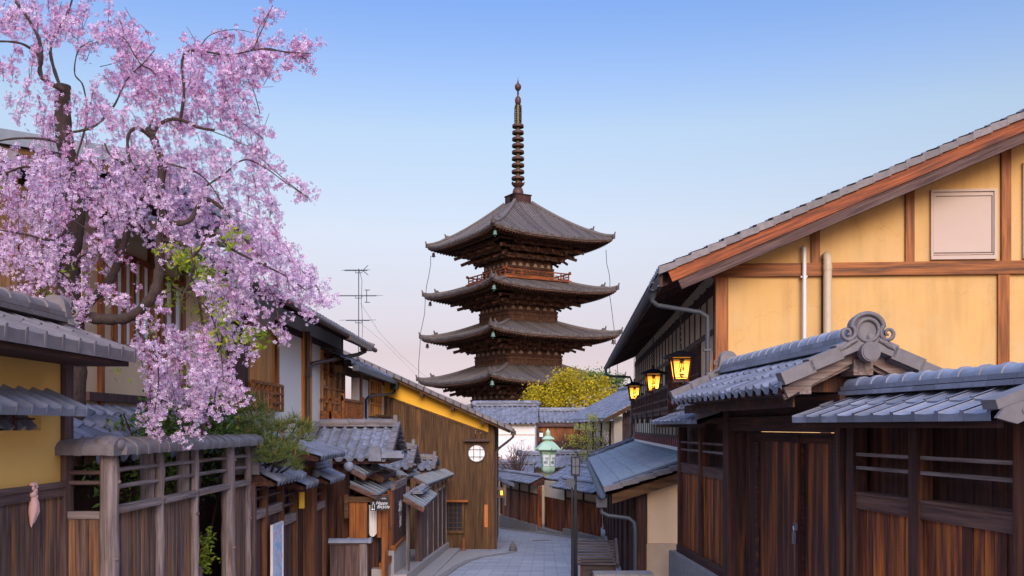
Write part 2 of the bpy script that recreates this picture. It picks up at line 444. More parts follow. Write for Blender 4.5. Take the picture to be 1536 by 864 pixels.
def planks(mb, x0, x1, y, z0, z1, w=.16, th=.02, gap=.006, jit=.004, out=-1):
    """vertical boards on the plane y (local), front face towards -y"""
    n = max(1, round((x1-x0)/w)); w = (x1-x0)/n
    for i in range(n):
        k = random.uniform(-jit, jit)
        zz0 = z0(x0+(i+.5)*w) if callable(z0) else z0; zz1 = z1(x0+(i+.5)*w) if callable(z1) else z1
        mb.box(x0+i*w+gap/2, x0+(i+1)*w-gap/2, y-th/2+k, y+th/2+k, zz0, zz1)
def scroll_ornament(mb, cx, y, cz, w, h, th):
    """onigawara: shield with a hollow, shoulders rolled into scrolls"""
    pts = []
    for i in range(13):
        t = math.pi*i/12; pts.append((cx+.30*w*math.cos(t), cz+h*.28+.42*h*math.sin(t)*.75))
    pts = [(cx+.50*w, cz-.30*h), (cx+.36*w, cz-.08*h)] + pts + [(cx-.36*w, cz-.08*h), (cx-.50*w, cz-.30*h), (cx, cz-.12*h)]
    mb.prism(pts, y, y+th, 'y')
    ring = [(cx+.2*w*math.cos(t), y-.012, cz+.20*h+.2*w*math.sin(t)) for t in [2*math.pi*i/18 for i in range(19)]]
    mb.tube(ring, .038*w, 6)
    arch = [(cx+.29*w*math.cos(t), y-.01, cz+.26*h+.32*h*math.sin(t)) for t in [math.pi*i/14 for i in range(15)]]
    mb.tube(arch, .045*w, 6)
    for sg in (-1, 1):
        sp = []
        for i in range(22):
            t = i/21; a = 2.2 + t*9.0; rr = (.135*(1-t)+.02)*w
            sp.append((cx+sg*(.37*w+rr*math.cos(a)), y-.014, cz+.13*h+rr*math.sin(a)))
        mb.tube(sp, [.045*w*(1-.5*i/21) for i in range(22)], 6)
        for q in range(2):
            mb.tube([(cx+sg*(.20+.07*q)*w, y-.01, cz-.02*h-.05*q*h), (cx+sg*(.33+.06*q)*w, y-.014, cz-.10*h-.06*q*h), (cx+sg*(.48+.02*q)*w, y-.01, cz-.24*h-.02*q*h)],
                    [.045*w, .05*w, .02*w], 6)
def leaves_cloud(C, size, n_per, spread, flat_=0.0, aspect=.5):
    """leaf quads scattered around the points C -> (N,4,3)"""
    C = np.asarray(C, dtype=float); N = len(C)*n_per
    c = np.repeat(C, n_per, 0) + RNG.normal(0, 1, (N, 3))*spread
    a = RNG.normal(0, 1, (N, 3)); a[:, 2] *= 1-flat_; a /= np.linalg.norm(a, axis=1)[:, None]
    b = np.cross(a, RNG.normal(0, 1, (N, 3))); b /= np.linalg.norm(b, axis=1)[:, None]
    s = size*RNG.uniform(.65, 1.3, (N, 1))
    return np.stack([c-a*s, c+b*s*aspect, c+a*s, c-b*s*aspect], 1)

def each_side(fn, name, mat, parent, oz):
    """four separate meshes, one for each side"""
    for k in range(4):
        m = MB(); fn(m); c, s_ = math.cos(k*math.pi/2), math.sin(k*math.pi/2)
        m.v = [(x*c-y*s_, x*s_+y*c, z+oz) for x, y, z in m.v]; m.build(name, mat, parent)
# ------------------------------------------------------------------ ground, street
def sheet(name, x0, x1, ys, dz, mat, nx=12):
    mb = MB()
    vs = [(x0+(x1-x0)*i/nx, y, G(y)+dz) for y in ys for i in range(nx+1)]
    mb.add(vs, [(j*(nx+1)+i, j*(nx+1)+i+1, (j+1)*(nx+1)+i+1, (j+1)*(nx+1)+i) for j in range(len(ys)-1) for i in range(nx)], True)
    return struct(mb.build(name, mat))
sheet('ground', -420, 420, [-30, -8, 0, 33, 60, 100, 180, 320, 700, 1500], -.03, 'soil', 24)
sheet('street', -9, 7, [-6 + i*1.5 for i in range(48)], 0, 'stone_paving', 20)
# smooth concrete apron along the left house fronts, with its gutter line
pts = [on_ground(*p) for p in ((640, 884), (664, 865), (684, 851), (702, 842), (722, 836), (745, 832.5), (768, 829.5))]
mb = MB()
for a, b in zip(pts, pts[1:]):
    ax, bx = a[0]-3.0, b[0]-3.0
    mb.quad((ax, a[1]+.4, G(a[1]+.4)+.010), (a[0], a[1], a[2]+.010), (b[0], b[1], b[2]+.010), (bx, b[1]+.6, G(b[1]+.6)+.010))
struct(mb.build('pavement', 'concrete'))
mb = MB()
for a, b in zip(pts, pts[1:]):
    A, B = Vector(a), Vector(b); mb.beam(A + Vector((0,0,.012)), B + Vector((0,0,.012)), .16, .03)
struct(mb.build('kerb_strip', 'stone'))

dc = MB(); n_ = 24; c_ = on_ground(812, 813)
dc.add([(.36*math.cos(2*math.pi*i/n_), .36*math.sin(2*math.pi*i/n_), -.08*.36*math.sin(2*math.pi*i/n_)+.012) for i in range(n_)], [tuple(range(n_))])
dc.tube([(.37*math.cos(2*math.pi*i/n_), .37*math.sin(2*math.pi*i/n_), -.08*.37*math.sin(2*math.pi*i/n_)+.010) for i in range(n_+1)], .012, 5)
o = dc.build('drain_cover', 'stone'); o.location = (c_[0], c_[1], G(c_[1])); tag(o, 'round dark drain cover set in the street paving', 'drain cover')

# ------------------------------------------------------------------ right: gate and boundary fences
RP = math.atan2(-1, .0514)
GX, GD = 3.405, 9.25
def side_posts(t, xs, z0, z1, mat='dark_wood_z', w=.13):
    for x in xs:
        mb = M(t); mb.box(x-w/2, x+w/2, -.075, .075, z0, z1); mb.build('post', mat, t)
gate = thing('wooden_gate', 'dark double-leaf wooden gate under a gabled tile roof with scrolled ridge end', 'gate', (GX, GD, G(GD)), RP)
zb = -2.5
for x0, x1 in ((-4.16, -3.9), (-.12, .02)):
    mb = M(gate); mb.box(x0, x1, -.12, .14, zb, .32); mb.build('post', 'dark_wood_z', gate)
mb = M(gate); mb.box(-3.88, -3.46, .13, .22, zb, -.05); mb.build('jamb_panel', 'dark_wood_z', gate)
mb = M(gate); mb.box(-4.5, .05, -.10, .12, -.06, .13); mb.box(-4.3, .03, -.06, .1, .132, .34); mb.build('lintel', 'dark_wood_x', gate)
for x0, x1 in ((-3.45, -1.78), (-1.76, -.14)):
    leaf = M(gate); planks(leaf, x0, x1, .17, zb+.05, -.072, .205, .03, .004, .003)
    lf = leaf.build('door_leaf', 'door_wood_z', gate)
    r = M(gate); r.box(x0, x1, .125, .152, -.19, -.074); r.box(x0, x0+.1, .128, .15, zb+.05, -.207); r.box(x1-.1, x1, .128, .15, zb+.05, -.207)
    r.build('stile_frame', 'dark_wood_x', lf)
mb = M(gate); mb.box(-1.80, -1.70, .085, .123, -2.4, -.2); mb.build('astragal', 'door_wood_z', gate)
mb = M(gate); mb.box(-1.80, -1.71, .06, .085, -1.24, -1.15); mb.box(-1.79, -1.73, .045, .075, -1.40, -1.26); mb.tube([(-1.76, .055, -1.26), (-1.775, .05, -1.19), (-1.745, .05, -1.19), (-1.76, .055, -1.26)], .008, 5)
mb.build('padlock', 'steel', gate)
# gate roof
xe0, xe1, ye, yr, yb, ze, zr = -4.9, .02, -.70, .14, .98, .40, .80
mb = M(gate); tile_slope(mb, (xe0, ye, ze), (xe1, ye, ze), (xe0, yr, zr), (xe1, yr, zr), .27, .27, .038, .026, .075, 8, .005)
tile_slope(mb, (xe1, yb, ze), (xe0, yb, ze), (xe1, yr, zr), (xe0, yr, zr), .27, .27, .05, .03, .06, 6, .005)
roof = mb.build('roof', 'roof_tile', gate)
mb = M(gate); ridge(mb, (xe0+.15, yr, zr+.01), (xe1-.1, yr, zr+.01), .30, 2, .062, .105, .30, .016); mb.build('ridge', 'roof_tile_pale', roof)
for yy in (ye, yb):
    mb = M(gate); verge(mb, (xe1-.02, yy, ze+.06), (xe1-.02, yr, zr+.07), .17, .13, .27)
    mb.build('verge_tiles', 'verge_tile', roof)
    mb = M(gate); verge(mb, (xe0+.02, yy, ze+.06), (xe0+.02, yr, zr+.07), .17, .13, .27); mb.build('verge_tiles', 'verge_tile', roof)
# scrolled ridge-end: local frame is seen along +x, so build it turned
def ornament(t, x, y, z, w, h, parent, face=1, mat='verge_tile', disc=True):
    mb = MB(-t.location.z); scroll_ornament(mb, 0, 0, 0, w, h, .10)
    if disc:
        n = 24; d0, d1 = -.10, .02; rr = .175*w
        for a, b, r0, r1 in ((d0, d0+.012, rr*.86, rr*.86), (d0+.010, d1, rr, rr)):
            vs = [(r0*math.cos(2*math.pi*i/n), a, -.30*h+r0*math.sin(2*math.pi*i/n)) for i in range(n)] + [(r1*math.cos(2*math.pi*i/n), b, -.30*h+r1*math.sin(2*math.pi*i/n)) for i in range(n)]
            mb.add(vs, [(i, n+i, n+(i+1) % n, (i+1) % n) for i in range(n)], True); mb.add(vs[:n], [tuple(range(n))])
    # turn: local (a, b, c) -> (x - face*b, y + face*a, z + c)
    mb.v = [(x - face*b, y + face*a, z + c) for a, b, c in mb.v]
    if face: pass
    return mb.build('ridge_ornament', mat, parent)
ornament(gate, xe1+.05, yr, zr+.075, .56, .44, roof, 1)
ornament(gate, xe0+.05, yr, zr+.14, .42, .36, roof, -1, disc=False)
mb = M(gate)
for yy in (ye+.06, yb-.06):
    mb.beam((xe1-.10, yy, ze-.055), (xe1-.10, yr, zr-.045), .045, .11)
    mb.beam((xe1-.16, yy, ze-.10), (xe1-.16, yr, zr-.12), .05, .06)
mb.build('bargeboard', 'grey_wood_y', gate)
mb = M(gate); mb.box(-4.6, -.02, yr-.10, yr+.10, .52, .68); mb.box(-4.6, -.06, -.50, -.38, .33, .42); mb.box(-4.6, -.06, .66, .78, .33, .42)
mb.build('purlin', 'grey_wood_x', gate)
mb = M(gate)
for i in range(16):
    x = -4.7 + i*.30; mb.beam((x, ye+.05, ze-.05), (x, yr, zr-.07), .05, .05); mb.beam((x, yb-.05, ze-.05), (x, yr, zr-.07), .05, .05)
mb.box(-4.85, -.2, -.52, -.50, .2, .32)
mb.build('rafters', 'dark_wood_y', gate)
for x in (-.35, -4.4):
    mb = M(gate); mb.prism([(-.6, .36), (.88, .36), (yr, .74)], x-.02, x, 'x'); mb.build('gable_infill', 'dark_wood_z', gate)

def fence_run(t, x0, x1, posts, wood='red_wood_z', bars=2, zbot=-2.1, base=True):
    side_posts(t, posts, zbot-.1, .12)
    for a, b in zip(posts, posts[1:]):
        a, b = a+.066, b-.066
        for z in (-.27, -.40):
            mb = M(t); mb.box(a, b, -.045, -.005, z-.016, z+.016); mb.build('slat', 'grey_wood_x', t)
        mb = M(t); mb.box(a, b, -.055, .12, -.66, -.635); mb.box(a, b, -.045, .05, -.80, -.662); mb.build('middle_rail', 'rail_wood_x', t)
        mb = M(t); planks(mb, a, b, .0, zbot, -.802, .135, .03, .006, .008); mb.build('board_panel', wood, t)
    mb = M(t); planks(mb, x0, x1, .14, -.80, .1, .14, .02, .0, .002); mb.box(x0-.4, x1, .16, .17, -2.4, .2); mb.build('back_panel', 'dark_wood_z', t)
    mb = M(t); mb.box(x0, x1, -.09, .09, .04, .14); mb.build('wall_plate', 'dark_wood_x', t)
    if base:
        mb = M(t); mb.box(x0, x1, -.10, .10, zbot-.12, zbot-.003); mb.build('sill_beam', 'dark_wood_x', t)
def wall_roof(t, x0, x1, near_end=False):
    ye, yr, yb, ze, zr = -.50, .10, .70, .085, .31
    mb = M(t); tile_slope(mb, (x0, ye, ze), (x1, ye, ze), (x0, yr, zr), (x1, yr, zr), .31, .30, .024, .016, .06, 8, .002, True)
    tile_slope(mb, (x1, yb, ze), (x0, yb, ze), (x1, yr, zr), (x0, yr, zr), .31, .30, .024, .016, .06, 4, .002, True)
    rf = mb.build('roof', 'roof_tile', t)
    mb = M(t); ridge(mb, (x0+.06, yr, zr), (x1-.05, yr, zr), .28, 2, .05, .085, .27, .014); mb.build('ridge', 'roof_tile_pale', rf)
    mb = M(t); mb.beam((x0+.05, ye+.1, .02), (x1-.05, ye+.1, .02), .05, .06); mb.add([(x0+.05, ye+.06, .045), (x1-.05, ye+.06, .045), (x1-.05, yr, .27), (x0+.05, yr, .27)], [(0, 1, 2, 3)])
    mb.build('eave_board', 'dark_wood_x', rf)
    return rf
fb = thing('boundary_fence', 'short reddish board fence on a stone base, beyond the dark gate', 'fence', (GX, GD, G(GD)), RP)
fence_run(fb, -7.2, -4.17, (-7.16, -5.68, -4.22))
mb = M(fb); mb.box(-7.36, -4.1, -.20, .15, -3.6, -2.225); mb.build('stone_base', 'stone', fb)
rf = wall_roof(fb, -7.38, -4.15)
mb = M(fb); verge(mb, (-4.17, -.5, .13), (-4.17, .10, .35), .1, .09); mb.build('verge_tiles', 'verge_tile', rf)
ornament(fb, -7.30, .10, .40, .36, .32, rf, -1, disc=False)
RQ = math.atan2(-1, .1616)
fa = thing('boundary_fence', 'long dark board fence with pale slats, nearest to the viewer right of the gate', 'fence', (GX-.01, GD-.12, G(GD)), RQ)
fence_run(fa, .0, 2.85, (.05, 1.10, 2.42, 2.80), zbot=-2.5)
rf = wall_roof(fa, -.30, 2.70)
mb = M(fa); verge(mb, (2.72, -.52, .135), (2.72, .10, .37), .16, .07, .6)
mb.prism([(-.56, .06), (-.40, .02), (-.1, .15), (.10, .30), (.10, .34), (-.2, .23), (-.5, .13)], 2.795, 2.825, 'x')
mb.build('verge_tiles', 'verge_tile', rf)
mb = M(fa)
for k in range(3):
    sp = []
    for i in range(16):
        t = i/15; a = t*6.0; r_ = .035*(1-t)+.006; sp.append((2.828, -.34+.13*k+r_*math.cos(a+k), .105+.055*k+r_*.8*math.sin(a+k)))
    mb.tube(sp, .006, 5)
mb.build('arabesque', 'verge_tile', rf)

# low dark shed roof behind the fence
sh = thing('garden_shed', 'low flat-roofed black shed just behind the right fence roof', 'shed', (4.72, 8.0, G(8)))
mb = M(sh); mb.box(-.02, 1.6, 0, 3.2, .49, .565); mb.build('roof', 'black_metal', sh)
mb = M(sh); mb.box(.12, 1.5, .12, 3.1, -2.6, .488); mb.build('wall', 'dark_wood_z', sh)

# ------------------------------------------------------------------ right: the big yellow house
HX, HD = 3.967, 17.0
hr = thing('townhouse', 'large yellow-walled townhouse with timber frame and sweeping gable at right', 'house', (HX, HD, G(HD)), math.atan2(-.065, 1))
zt = lambda x: 3.393 + .4216*x                  # tile line at the verge
XR = 6.1                                         # ridge
# gable wall
mb = M(hr); wl = lambda x: zt(x)-.46
mb.add([(-.05, .10, -3.3), (12.3, .10, -3.3), (12.3, .10, wl(0)), (XR, .10, wl(XR)), (-.05, .10, wl(-.05))], [(0, 1, 2, 3, 4)])
mb.build('gable_wall', 'gable_plaster', hr)
def bx(name, mat, x0, x1, y0, y1, z0, z1, t=None, par=None):
    t = t or hr; mb = M(t); mb.box(x0, x1, y0, y1, z0, z1); return mb.build(name, mat, par or t)
bx('corner_post', 'orange_wood_z', -.20, .03, .0, .22, -.6, 2.76)
bx('tie_beam', 'orange_wood_x', -.25, 9, .02, .2, 2.775, 3.015)
for x0, x1 in ((1.55, 1.70), (3.24, 3.40), (4.94, 5.11), (6.75, 6.9)):
    bx('strut', 'orange_wood_z', x0, x1, .04, .2, 3.017, wl((x0+x1)/2))
for x0, x1, m_ in ((1.74, 1.90, 'dark_wood_z'), (4.88, 5.08, 'orange_wood_z'), (7.6, 7.8, 'orange_wood_z')):
    bx('stud', m_, x0, x1, .04, .2, -1.0, 2.773)
for x0, x1, z0, z1 in ((3.69, 4.86, 3.09, 4.33), (5.32, 6.5, 3.09, 4.79)):
    wn = bx('window', 'blind', x0+.05, x1-.05, .06, .12, z0+.05, z1-.05)
    mb = M(hr)
    mb.box(x0, x1, .02, .13, z0-.04, z0+.03); mb.box(x0, x1, .03, .13, z1-.045, z1); mb.box(x0, x0+.035, .03, .13, z0+.032, z1-.047); mb.box(x1-.05, x1, .03, .13, z0+.032, z1-.047)
    mb.build('window_frame', 'blind', wn)
    mb = M(hr); mb.box(x0+.06, x1-.06, .05, .065, z0+.075, z0+.092); mb.box(x1-.09, x1-.075, .05, .065, z0+.1, z1-.13); mb.box(x0+.09, x1-.075, .05, .065, z1-.128, z1-.115); mb.build('glazing_bar', 'pipe_brown', wn)
# gable pipes
mb = M(hr); mb.tube([(1.40, .12, 3.27), (1.40, .02, 3.30), (1.40, -.03, 3.26), (1.40, -.04, 3.15), (1.40, -.04, .6)], .037, 10); mb.box(1.34, 1.46, -.03, .06, 2.74, 2.77); mb.build('vent_pipe', 'pipe_white', hr)
mb = M(hr); mb.tube([(1.81, .10, 3.12), (1.81, .0, 3.14), (1.81, -.05, 3.08), (1.81, -.06, 2.95), (1.81, -.06, .2)], .078, 12); mb.lathe(1.81, -.06, [(.085, 2.86), (.085, 2.96)], 12); mb.build('drain_pipe', 'pipe_beige', hr)
# verge: tiles, bargeboards
y0 = -.75
mb = M(hr); dy0, dy1 = y0+.02, y0+.09
def strip(mb, x0, x1, a, b, ya, yb_):
    mb.prism([(x0, zt(x0)+a), (x1, zt(x1)+a), (x1, zt(x1)+b), (x0, zt(x0)+b)], ya, yb_, 'y')
def sloped_board(name, mat, x0, x1, a, b, ya, yb_):
    th = math.atan(.4216); L_ = (x1-x0)/math.cos(th); c_ = math.cos(th)
    m = MB(); m.prism([(0, a*c_), (L_, a*c_), (L_, b*c_), (0, b*c_)], ya, yb_, 'y'); o = m.build(name, mat, hr)
    o.location = (x0, 0, zt(x0)-hr.location.z); o.rotation_euler = (0, -th, 0); return o
sloped_board('bargeboard', 'barge_wood_x', -1.20, XR+.1, -.365, -.14, y0+.03, y0+.10)
sloped_board('lower_bargeboard', 'shed_wood_x', -1.10, XR+.1, -.56, -.367, y0+.06, y0+.14)
# roof
mb = M(hr); L1 = 22.6
tile_slope(mb, (-1.28, y0+.1, zt(-1.28)), (-1.28, L1, zt(-1.28)), (XR, y0+.1, zt(XR)), (XR, L1, zt(XR)), .30, .30, .03, .03, .07, 4)
mb.quad((XR, y0, zt(XR)), (XR, L1, zt(XR)), (13.4, L1, zt(-1.28)), (13.4, y0, zt(-1.28)))
rf = mb.build('roof', 'roof_tile', hr)
mb = M(hr); n = 26; dx = (XR+1.3)/n
for i in range(n):
    x0 = -1.3+dx*i; mb.prism([(x0-.01, zt(x0)-.136), (x0+dx+.03, zt(x0+dx)-.136), (x0+dx+.03, zt(x0+dx)-.028), (x0-.01, zt(x0)+.0)], y0-.02-.004*(i%2), y0+.16, 'y')
mb.build('verge_tiles', 'roof_tile_brown', rf)
mb = M(hr); ridge(mb, (XR, y0, zt(XR)), (XR, L1, zt(XR)), .4, 3, .07, .13, .35); mb.ball((XR-.1, y0, zt(XR)+.12), .2, 12); mb.build('ridge', 'roof_tile', rf)
mb = M(hr)
for i in range(62):
    y = y0+.35+i*.37; mb.beam((-1.22, y, zt(-1.22)-.30), (.1, y, zt(.1)-.30), .06, .09)
mb.quad((-1.26, y0+.12, zt(-1.26)-.22), (-1.26, L1-.1, zt(-1.26)-.22), (.4, L1-.1, zt(.4)-.22), (.4, y0+.12, zt(.4)-.22))
mb.box(-1.30, -1.23, y0+.12, L1-.1, zt(-1.26)-.36, zt(-1.26)-.12)
mb.build('eave_rafters', 'purple_wood_z', rf)
mb = M(hr); zg_ = zt(-1.3)-.33
arc = [(-1.40+.085*math.cos(math.pi+math.pi*i/8), zg_+.085*math.sin(math.pi+math.pi*i/8)) for i in range(9)]
vs = [(a, y, b) for y in (y0+.1, L1) for a, b in arc]; mb.add(vs, [(i, i+1, 10+i, 9+i) for i in range(8)], True)
mb.tube([(-1.485, y0+.1, zg_), (-1.485, L1, zg_)], .014, 6); mb.tube([(-1.315, y0+.1, zg_), (-1.315, L1, zg_)], .014, 6)
mb.build('gutter', 'pipe_grey', rf)
# down pipes of the long eave
mb = M(hr); mb.tube([(-1.40, -.35, zg_-.05), (-1.40, -.35, zg_-.22), (-1.30, -.30, zg_-.30), (-.50, -.05, zg_-.40), (-.36, -.02, zg_-.48), (-.35, 0, zg_-.62), (-.35, .02, -.45)], .043, 10); mb.lathe(-1.40, -.35, [(.05, zg_-.2), (.085, zg_-.08), (.085, zg_-.03)], 10)
for z in (.3, 1.4): mb.box(-.42, -.28, -.05, .08, z, z+.03)
mb.build('downpipe', 'pipe_grey', hr)
mb = M(hr); mb.tube([(-1.40, 22.2, zg_-.05), (-1.40, 22.2, zg_-.28), (-1.25, 22.1, zg_-.36), (-.40, 21.9, zg_-.42), (-.33, 21.9, zg_-.6), (-.33, 21.9, -.35), (-.45, 21.9, -.55), (-2.0, 21.2, -1.08)], .05, 8); mb.build('downpipe', 'pipe_grey', hr)
# long side wall (faces the street)
mb = M(hr); mb.box(-.17, -.09, .23, 22, -.62, 3.0); mb.box(-.1, 9, 21.9, 22, -3.4, 3.2); mb.build('side_wall', 'cream_plaster', hr)
for i in range(25):
    y = .32+i*.9; bx('stud', 'purple_wood_z', -.19, -.16, y, y+.09, -.30, 2.75)
for z0, z1 in ((1.75, 1.85), (-.30, -.22), (2.5, 2.7)):
    bx('side_rail', 'purple_wood_z', -.20, -.16, .3, 22, z0, z1)
for k, (ya, yb_) in enumerate(((2.2, 3.9), (6.2, 8.9), (12.5, 15.0))):
    wn = bx('window', 'window_dark', -.20, -.175, ya, yb_, .5, 1.72)
    mb = M(hr); nn = round((yb_-ya)/.17)
    for i in range(nn+1):
        y = ya+(yb_-ya)*i/nn; mb.box(-.22, -.203, y-.018, y+.018, .5, 1.72)
    for z in (.5, 1.1, 1.69): mb.box(-.218, -.203, ya, yb_, z, z+.03)
    mb.build('lattice', 'purple_wood_z', wn)
mb = M(hr)
for i in range(46):
    y = .5+i*.45; mb.box(-.29, -.22, y, y+.20, -.52, -.30)
mb.box(-.27, -.22, .3, 21.8, -.57, -.53); mb.build('base_blocks', 'red_paint', hr)
# balcony
bal = bx('balcony', 'dark_wood_y', -.78, -.23, 2.6, 14.2, .26, .36)
mb = M(hr)
mb.box(-.80, -.74, 2.6, 14.2, .84, .92); mb.box(-.795, -.745, 2.6, 14.2, .58, .62); mb.box(-.80, -.72, 2.6, 14.2, .36, .44)
mb.box(-.78, -.23, 2.6, 2.66, .84, .92); mb.box(-.78, -.23, 2.6, 2.66, .4, .45)
for i in range(78):
    y = 2.62+i*.149; mb.box(-.79, -.75, y, y+.035, .44, .84)
for i in range(5):
    x = -.70+i*.11; mb.box(x, x+.03, 2.61, 2.65, .45, .84)
for i in range(7):
    y = 2.6+i*1.92; mb.box(-.81, -.73, y, y+.09, .1, 1.0)
mb.build('railing', 'dark_wood_y', bal)
# pent roof over the ground floor
XP, ZP0, ZP1, LP = -2.22, -1.22, -.56, 18.6
mb = M(hr); tile_slope(mb, (XP, .10, ZP0), (XP, LP, ZP0), (-.15, .10, ZP1), (-.15, LP+2.6, ZP1), .45, .42, .02, .018, .06, 6, .003)
mb.add([(XP, LP, ZP0), (-.15, LP+2.6, ZP1), (.3, LP+.4, ZP0)], [(0, 1, 2)])
pr = mb.build('pent_roof', 'slate_metal', hr)
mb = M(hr); mb.tube([(XP+.15, .28, ZP0+.12), (-.25, .28, ZP1+.10)], .045, 10); mb.build('roof_pipe', 'pipe_grey', pr)
mb = M(hr); verge(mb, (XP-.02, .12, ZP0+.03), (-.1, .12, ZP1+.03), .24, .09, .33); mb.build('verge_tiles', 'verge_tile', pr)
mb = M(hr); ridge(mb, (XP+.05, LP+.05, ZP0+.03), (-.18, LP+2.6, ZP1+.03), .2, 1, .05, .08, .3); mb.build('hip_ridge', 'roof_tile', pr)
mb = M(hr); mb.prism([(XP+.12, ZP0-.05), (-.1, ZP1-.06), (-.1, ZP1-.27), (XP+.12, ZP0-.23)], .16, .24, 'y'); mb.build('bargeboard', 'brown_wood_x', pr, 'brown weathered bargeboard')
mb = M(hr); mb.quad((XP+.03, .2, ZP0-.06), (XP+.03, LP, ZP0-.06), (-.12, LP, ZP1-.06), (-.12, .2, ZP1-.06))
for i in range(46): mb.beam((XP+.05, .5+i*.4, ZP0-.09), (-.2, .5+i*.4, ZP1-.09), .05, .06)
mb.build('rafters', 'dark_wood_y', pr)
mb = M(hr); mb.box(-.30, -.16, .3, 21, ZP1-.02, ZP1+.06); mb.build('flashing', 'pipe_white', pr)
mb = M(hr); zz = ZP0-.05
arc = [(XP-.07+.075*math.cos(math.pi+math.pi*i/8), zz+.075*math.sin(math.pi+math.pi*i/8)) for i in range(9)]
vs = [(a, y, b) for y in (.1, LP) for a, b in arc]; mb.add(vs, [(i, i+1, 10+i, 9+i) for i in range(8)], True)
mb.tube([(XP-.145, .1, zz), (XP-.145, LP, zz)], .013, 6); mb.build('gutter', 'pipe_grey', pr)
mb = M(hr); mb.box(XP-.17, XP+.03, .28, .50, zz-.26, zz-.08); mb.tube([(XP-.07, .39, zz-.25), (XP-.07, .39, zz-.36), (XP+.05, .37, zz-.42), (-1.78, .30, zz-.46), (-1.68, .28, zz-.54), (-1.66, .27, zz-.7), (-1.66, .27, -3.0)], .042, 10); mb.build('downpipe', 'pipe_grey', hr)
# ground floor
mb = M(hr); mb.prism([(-1.42, -2.22), (.0, -2.22), (.0, -.70), (-1.42, -1.12)], .44, .60, 'y'); mb.build('porch_wall', 'peach_plaster', hr)
mb = M(hr); mb.box(-1.45, .0, .40, .62, -3.4, -2.223); mb.build('plinth', 'plinth_stone', hr)
bx('porch_post', 'dark_wood_z', -1.60, -1.44, .36, .56, -3.1, -.95)
mb = M(hr); planks(mb, .46, 20, .0, -3.9, -1.05, .2, .03, .006, .006)
mb.v = [(-1.60+b, a, c) for a, b, c in mb.v]; mb.build('boarding', 'dark_wood_z', hr)
mb = M(hr)
for i in range(9): mb.box(-1.66, -1.60, 1.0+i*2.1, 1.1+i*2.1, -3.9, -1.1)
mb.build('boarding_battens', 'dark_wood_z', hr)

# lanterns under the long eave
LANTERN_W = 2.2
def lantern(label, x, d, zc):
    t = thing('hanging_lantern', label, 'lantern', (x, d, zc-.31), math.atan2(-.065, 1), 'glowing lanterns hung along the eave')
    s2 = math.sqrt(2)
    mb = MB(); mb.lathe(0, 0, [(.125*s2, .06), (.185*s2, .475)], 4, False, R(45)); mb.build('paper_shade', 'lantern_paper', t)
    mb = MB(); mb.lathe(0, 0, [(.33*s2, .485), (.34*s2, .50), (.30*s2, .52), (.03, .635), (.02, .66)], 4, False, R(45)); mb.lathe(0, 0, [(.015, .65), (.03, .67), (.03, .70), (.01, .72)], 8); mb.build('canopy', 'black_metal', t)
    mb = MB()
    for a in (-1, 1):
        for b in (-1, 1): mb.beam((a*.128, b*.128, .04), (a*.19, b*.19, .49), .028, .028)
    for z, r_ in ((.06, .128), (.455, .183), (.095, .133), (.425, .179)):
        k = .012 if z in (.06, .455) else .006
        for a in (-1, 1): mb.box(-r_, r_, a*r_-.008, a*r_+.008, z-k, z+k); mb.box(a*r_-.008, a*r_+.008, -r_, r_, z-k, z+k)
    mb.box(-.15, .15, -.15, .15, .0, .045); mb.lathe(0, 0, [(.02, -.06), (.035, -.03), (.03, 0)], 8); mb.build('frame', 'dark_wood_z', t)
    mb = MB(); path = [(.012*math.sin(i*1.7), .012*math.cos(i*1.7), .70+i*.03) for i in range(32)]; mb.tube(path, .010, 5); mb.build('chain', 'black_metal', t)
    tilt = math.atan2(.06, .415)
    for i, ch in enumerate('東山艸堂'):
        z = .395-.090*i; y = -(.125+.06*(z-.06)/.415)-.006
        text(ch, .105, 'ink', t, (0, y-.004, z), (R(90)+tilt*.9, 0, 0), 'lettering', .001, bold=.004)
    ld = bpy.data.lights.new('lantern_bulb', 'POINT'); lo = bpy.data.objects.new('lantern_bulb', ld); COL.objects.link(lo); lo.parent = t
    lo.location = (0, 0, .19); ld.energy = LANTERN_W; ld.color = (1, .66, .26); ld.shadow_soft_size = .05
lantern('nearest and largest of three glowing paper lanterns under the eave', 3.30, 18.0, 1.17)
lantern('middle one of three glowing paper lanterns above the balcony', 3.62, 23.6, 1.17)
lantern('farthest and smallest of three glowing paper lanterns, by the eave corner', 4.05, 30.5, 1.17)

# street lamp post with sign disc
lp = thing('street_lamp', 'slim black lamp post with square glass head at street edge', 'street lamp', (1.31, 19, G(19)))
z0 = G(19)
mb = M(lp); mb.box(-.03, .03, -.03, .03, z0-.4, -1.0); mb.box(-.048, .048, -.048, .048, z0-.4, -1.85); mb.box(-.09, -.055, -.02, .02, z0-.4, -1.1); mb.build('post', 'black_metal', lp)
mb = M(lp); mb.box(-.085, .085, -.085, .085, -.645, -.615); mb.box(-.085, .085, -.085, .085, -1.02, -.985)
for a in (-1, 1):
    for b in (-1, 1): mb.box(a*.08-.009, a*.08+.009, b*.08-.009, b*.08+.009, -.985, -.645)
    mb.box(-.006, .006, a*.078-.006, a*.078+.006, -.985, -.645); mb.box(a*.078-.006, a*.078+.006, -.006, .006, -.985, -.645)
for a in (-1, 1): mb.box(-.07, .07, a*.078-.005, a*.078+.005, -.82, -.81)
hd = mb.build('lamp_head', 'black_metal', lp)
mb = M(lp); mb.box(-.068, .068, -.068, .068, -.975, -.655); mb.build('lamp_glass', 'window_sky', hd)
mb = MB(0); n = 20
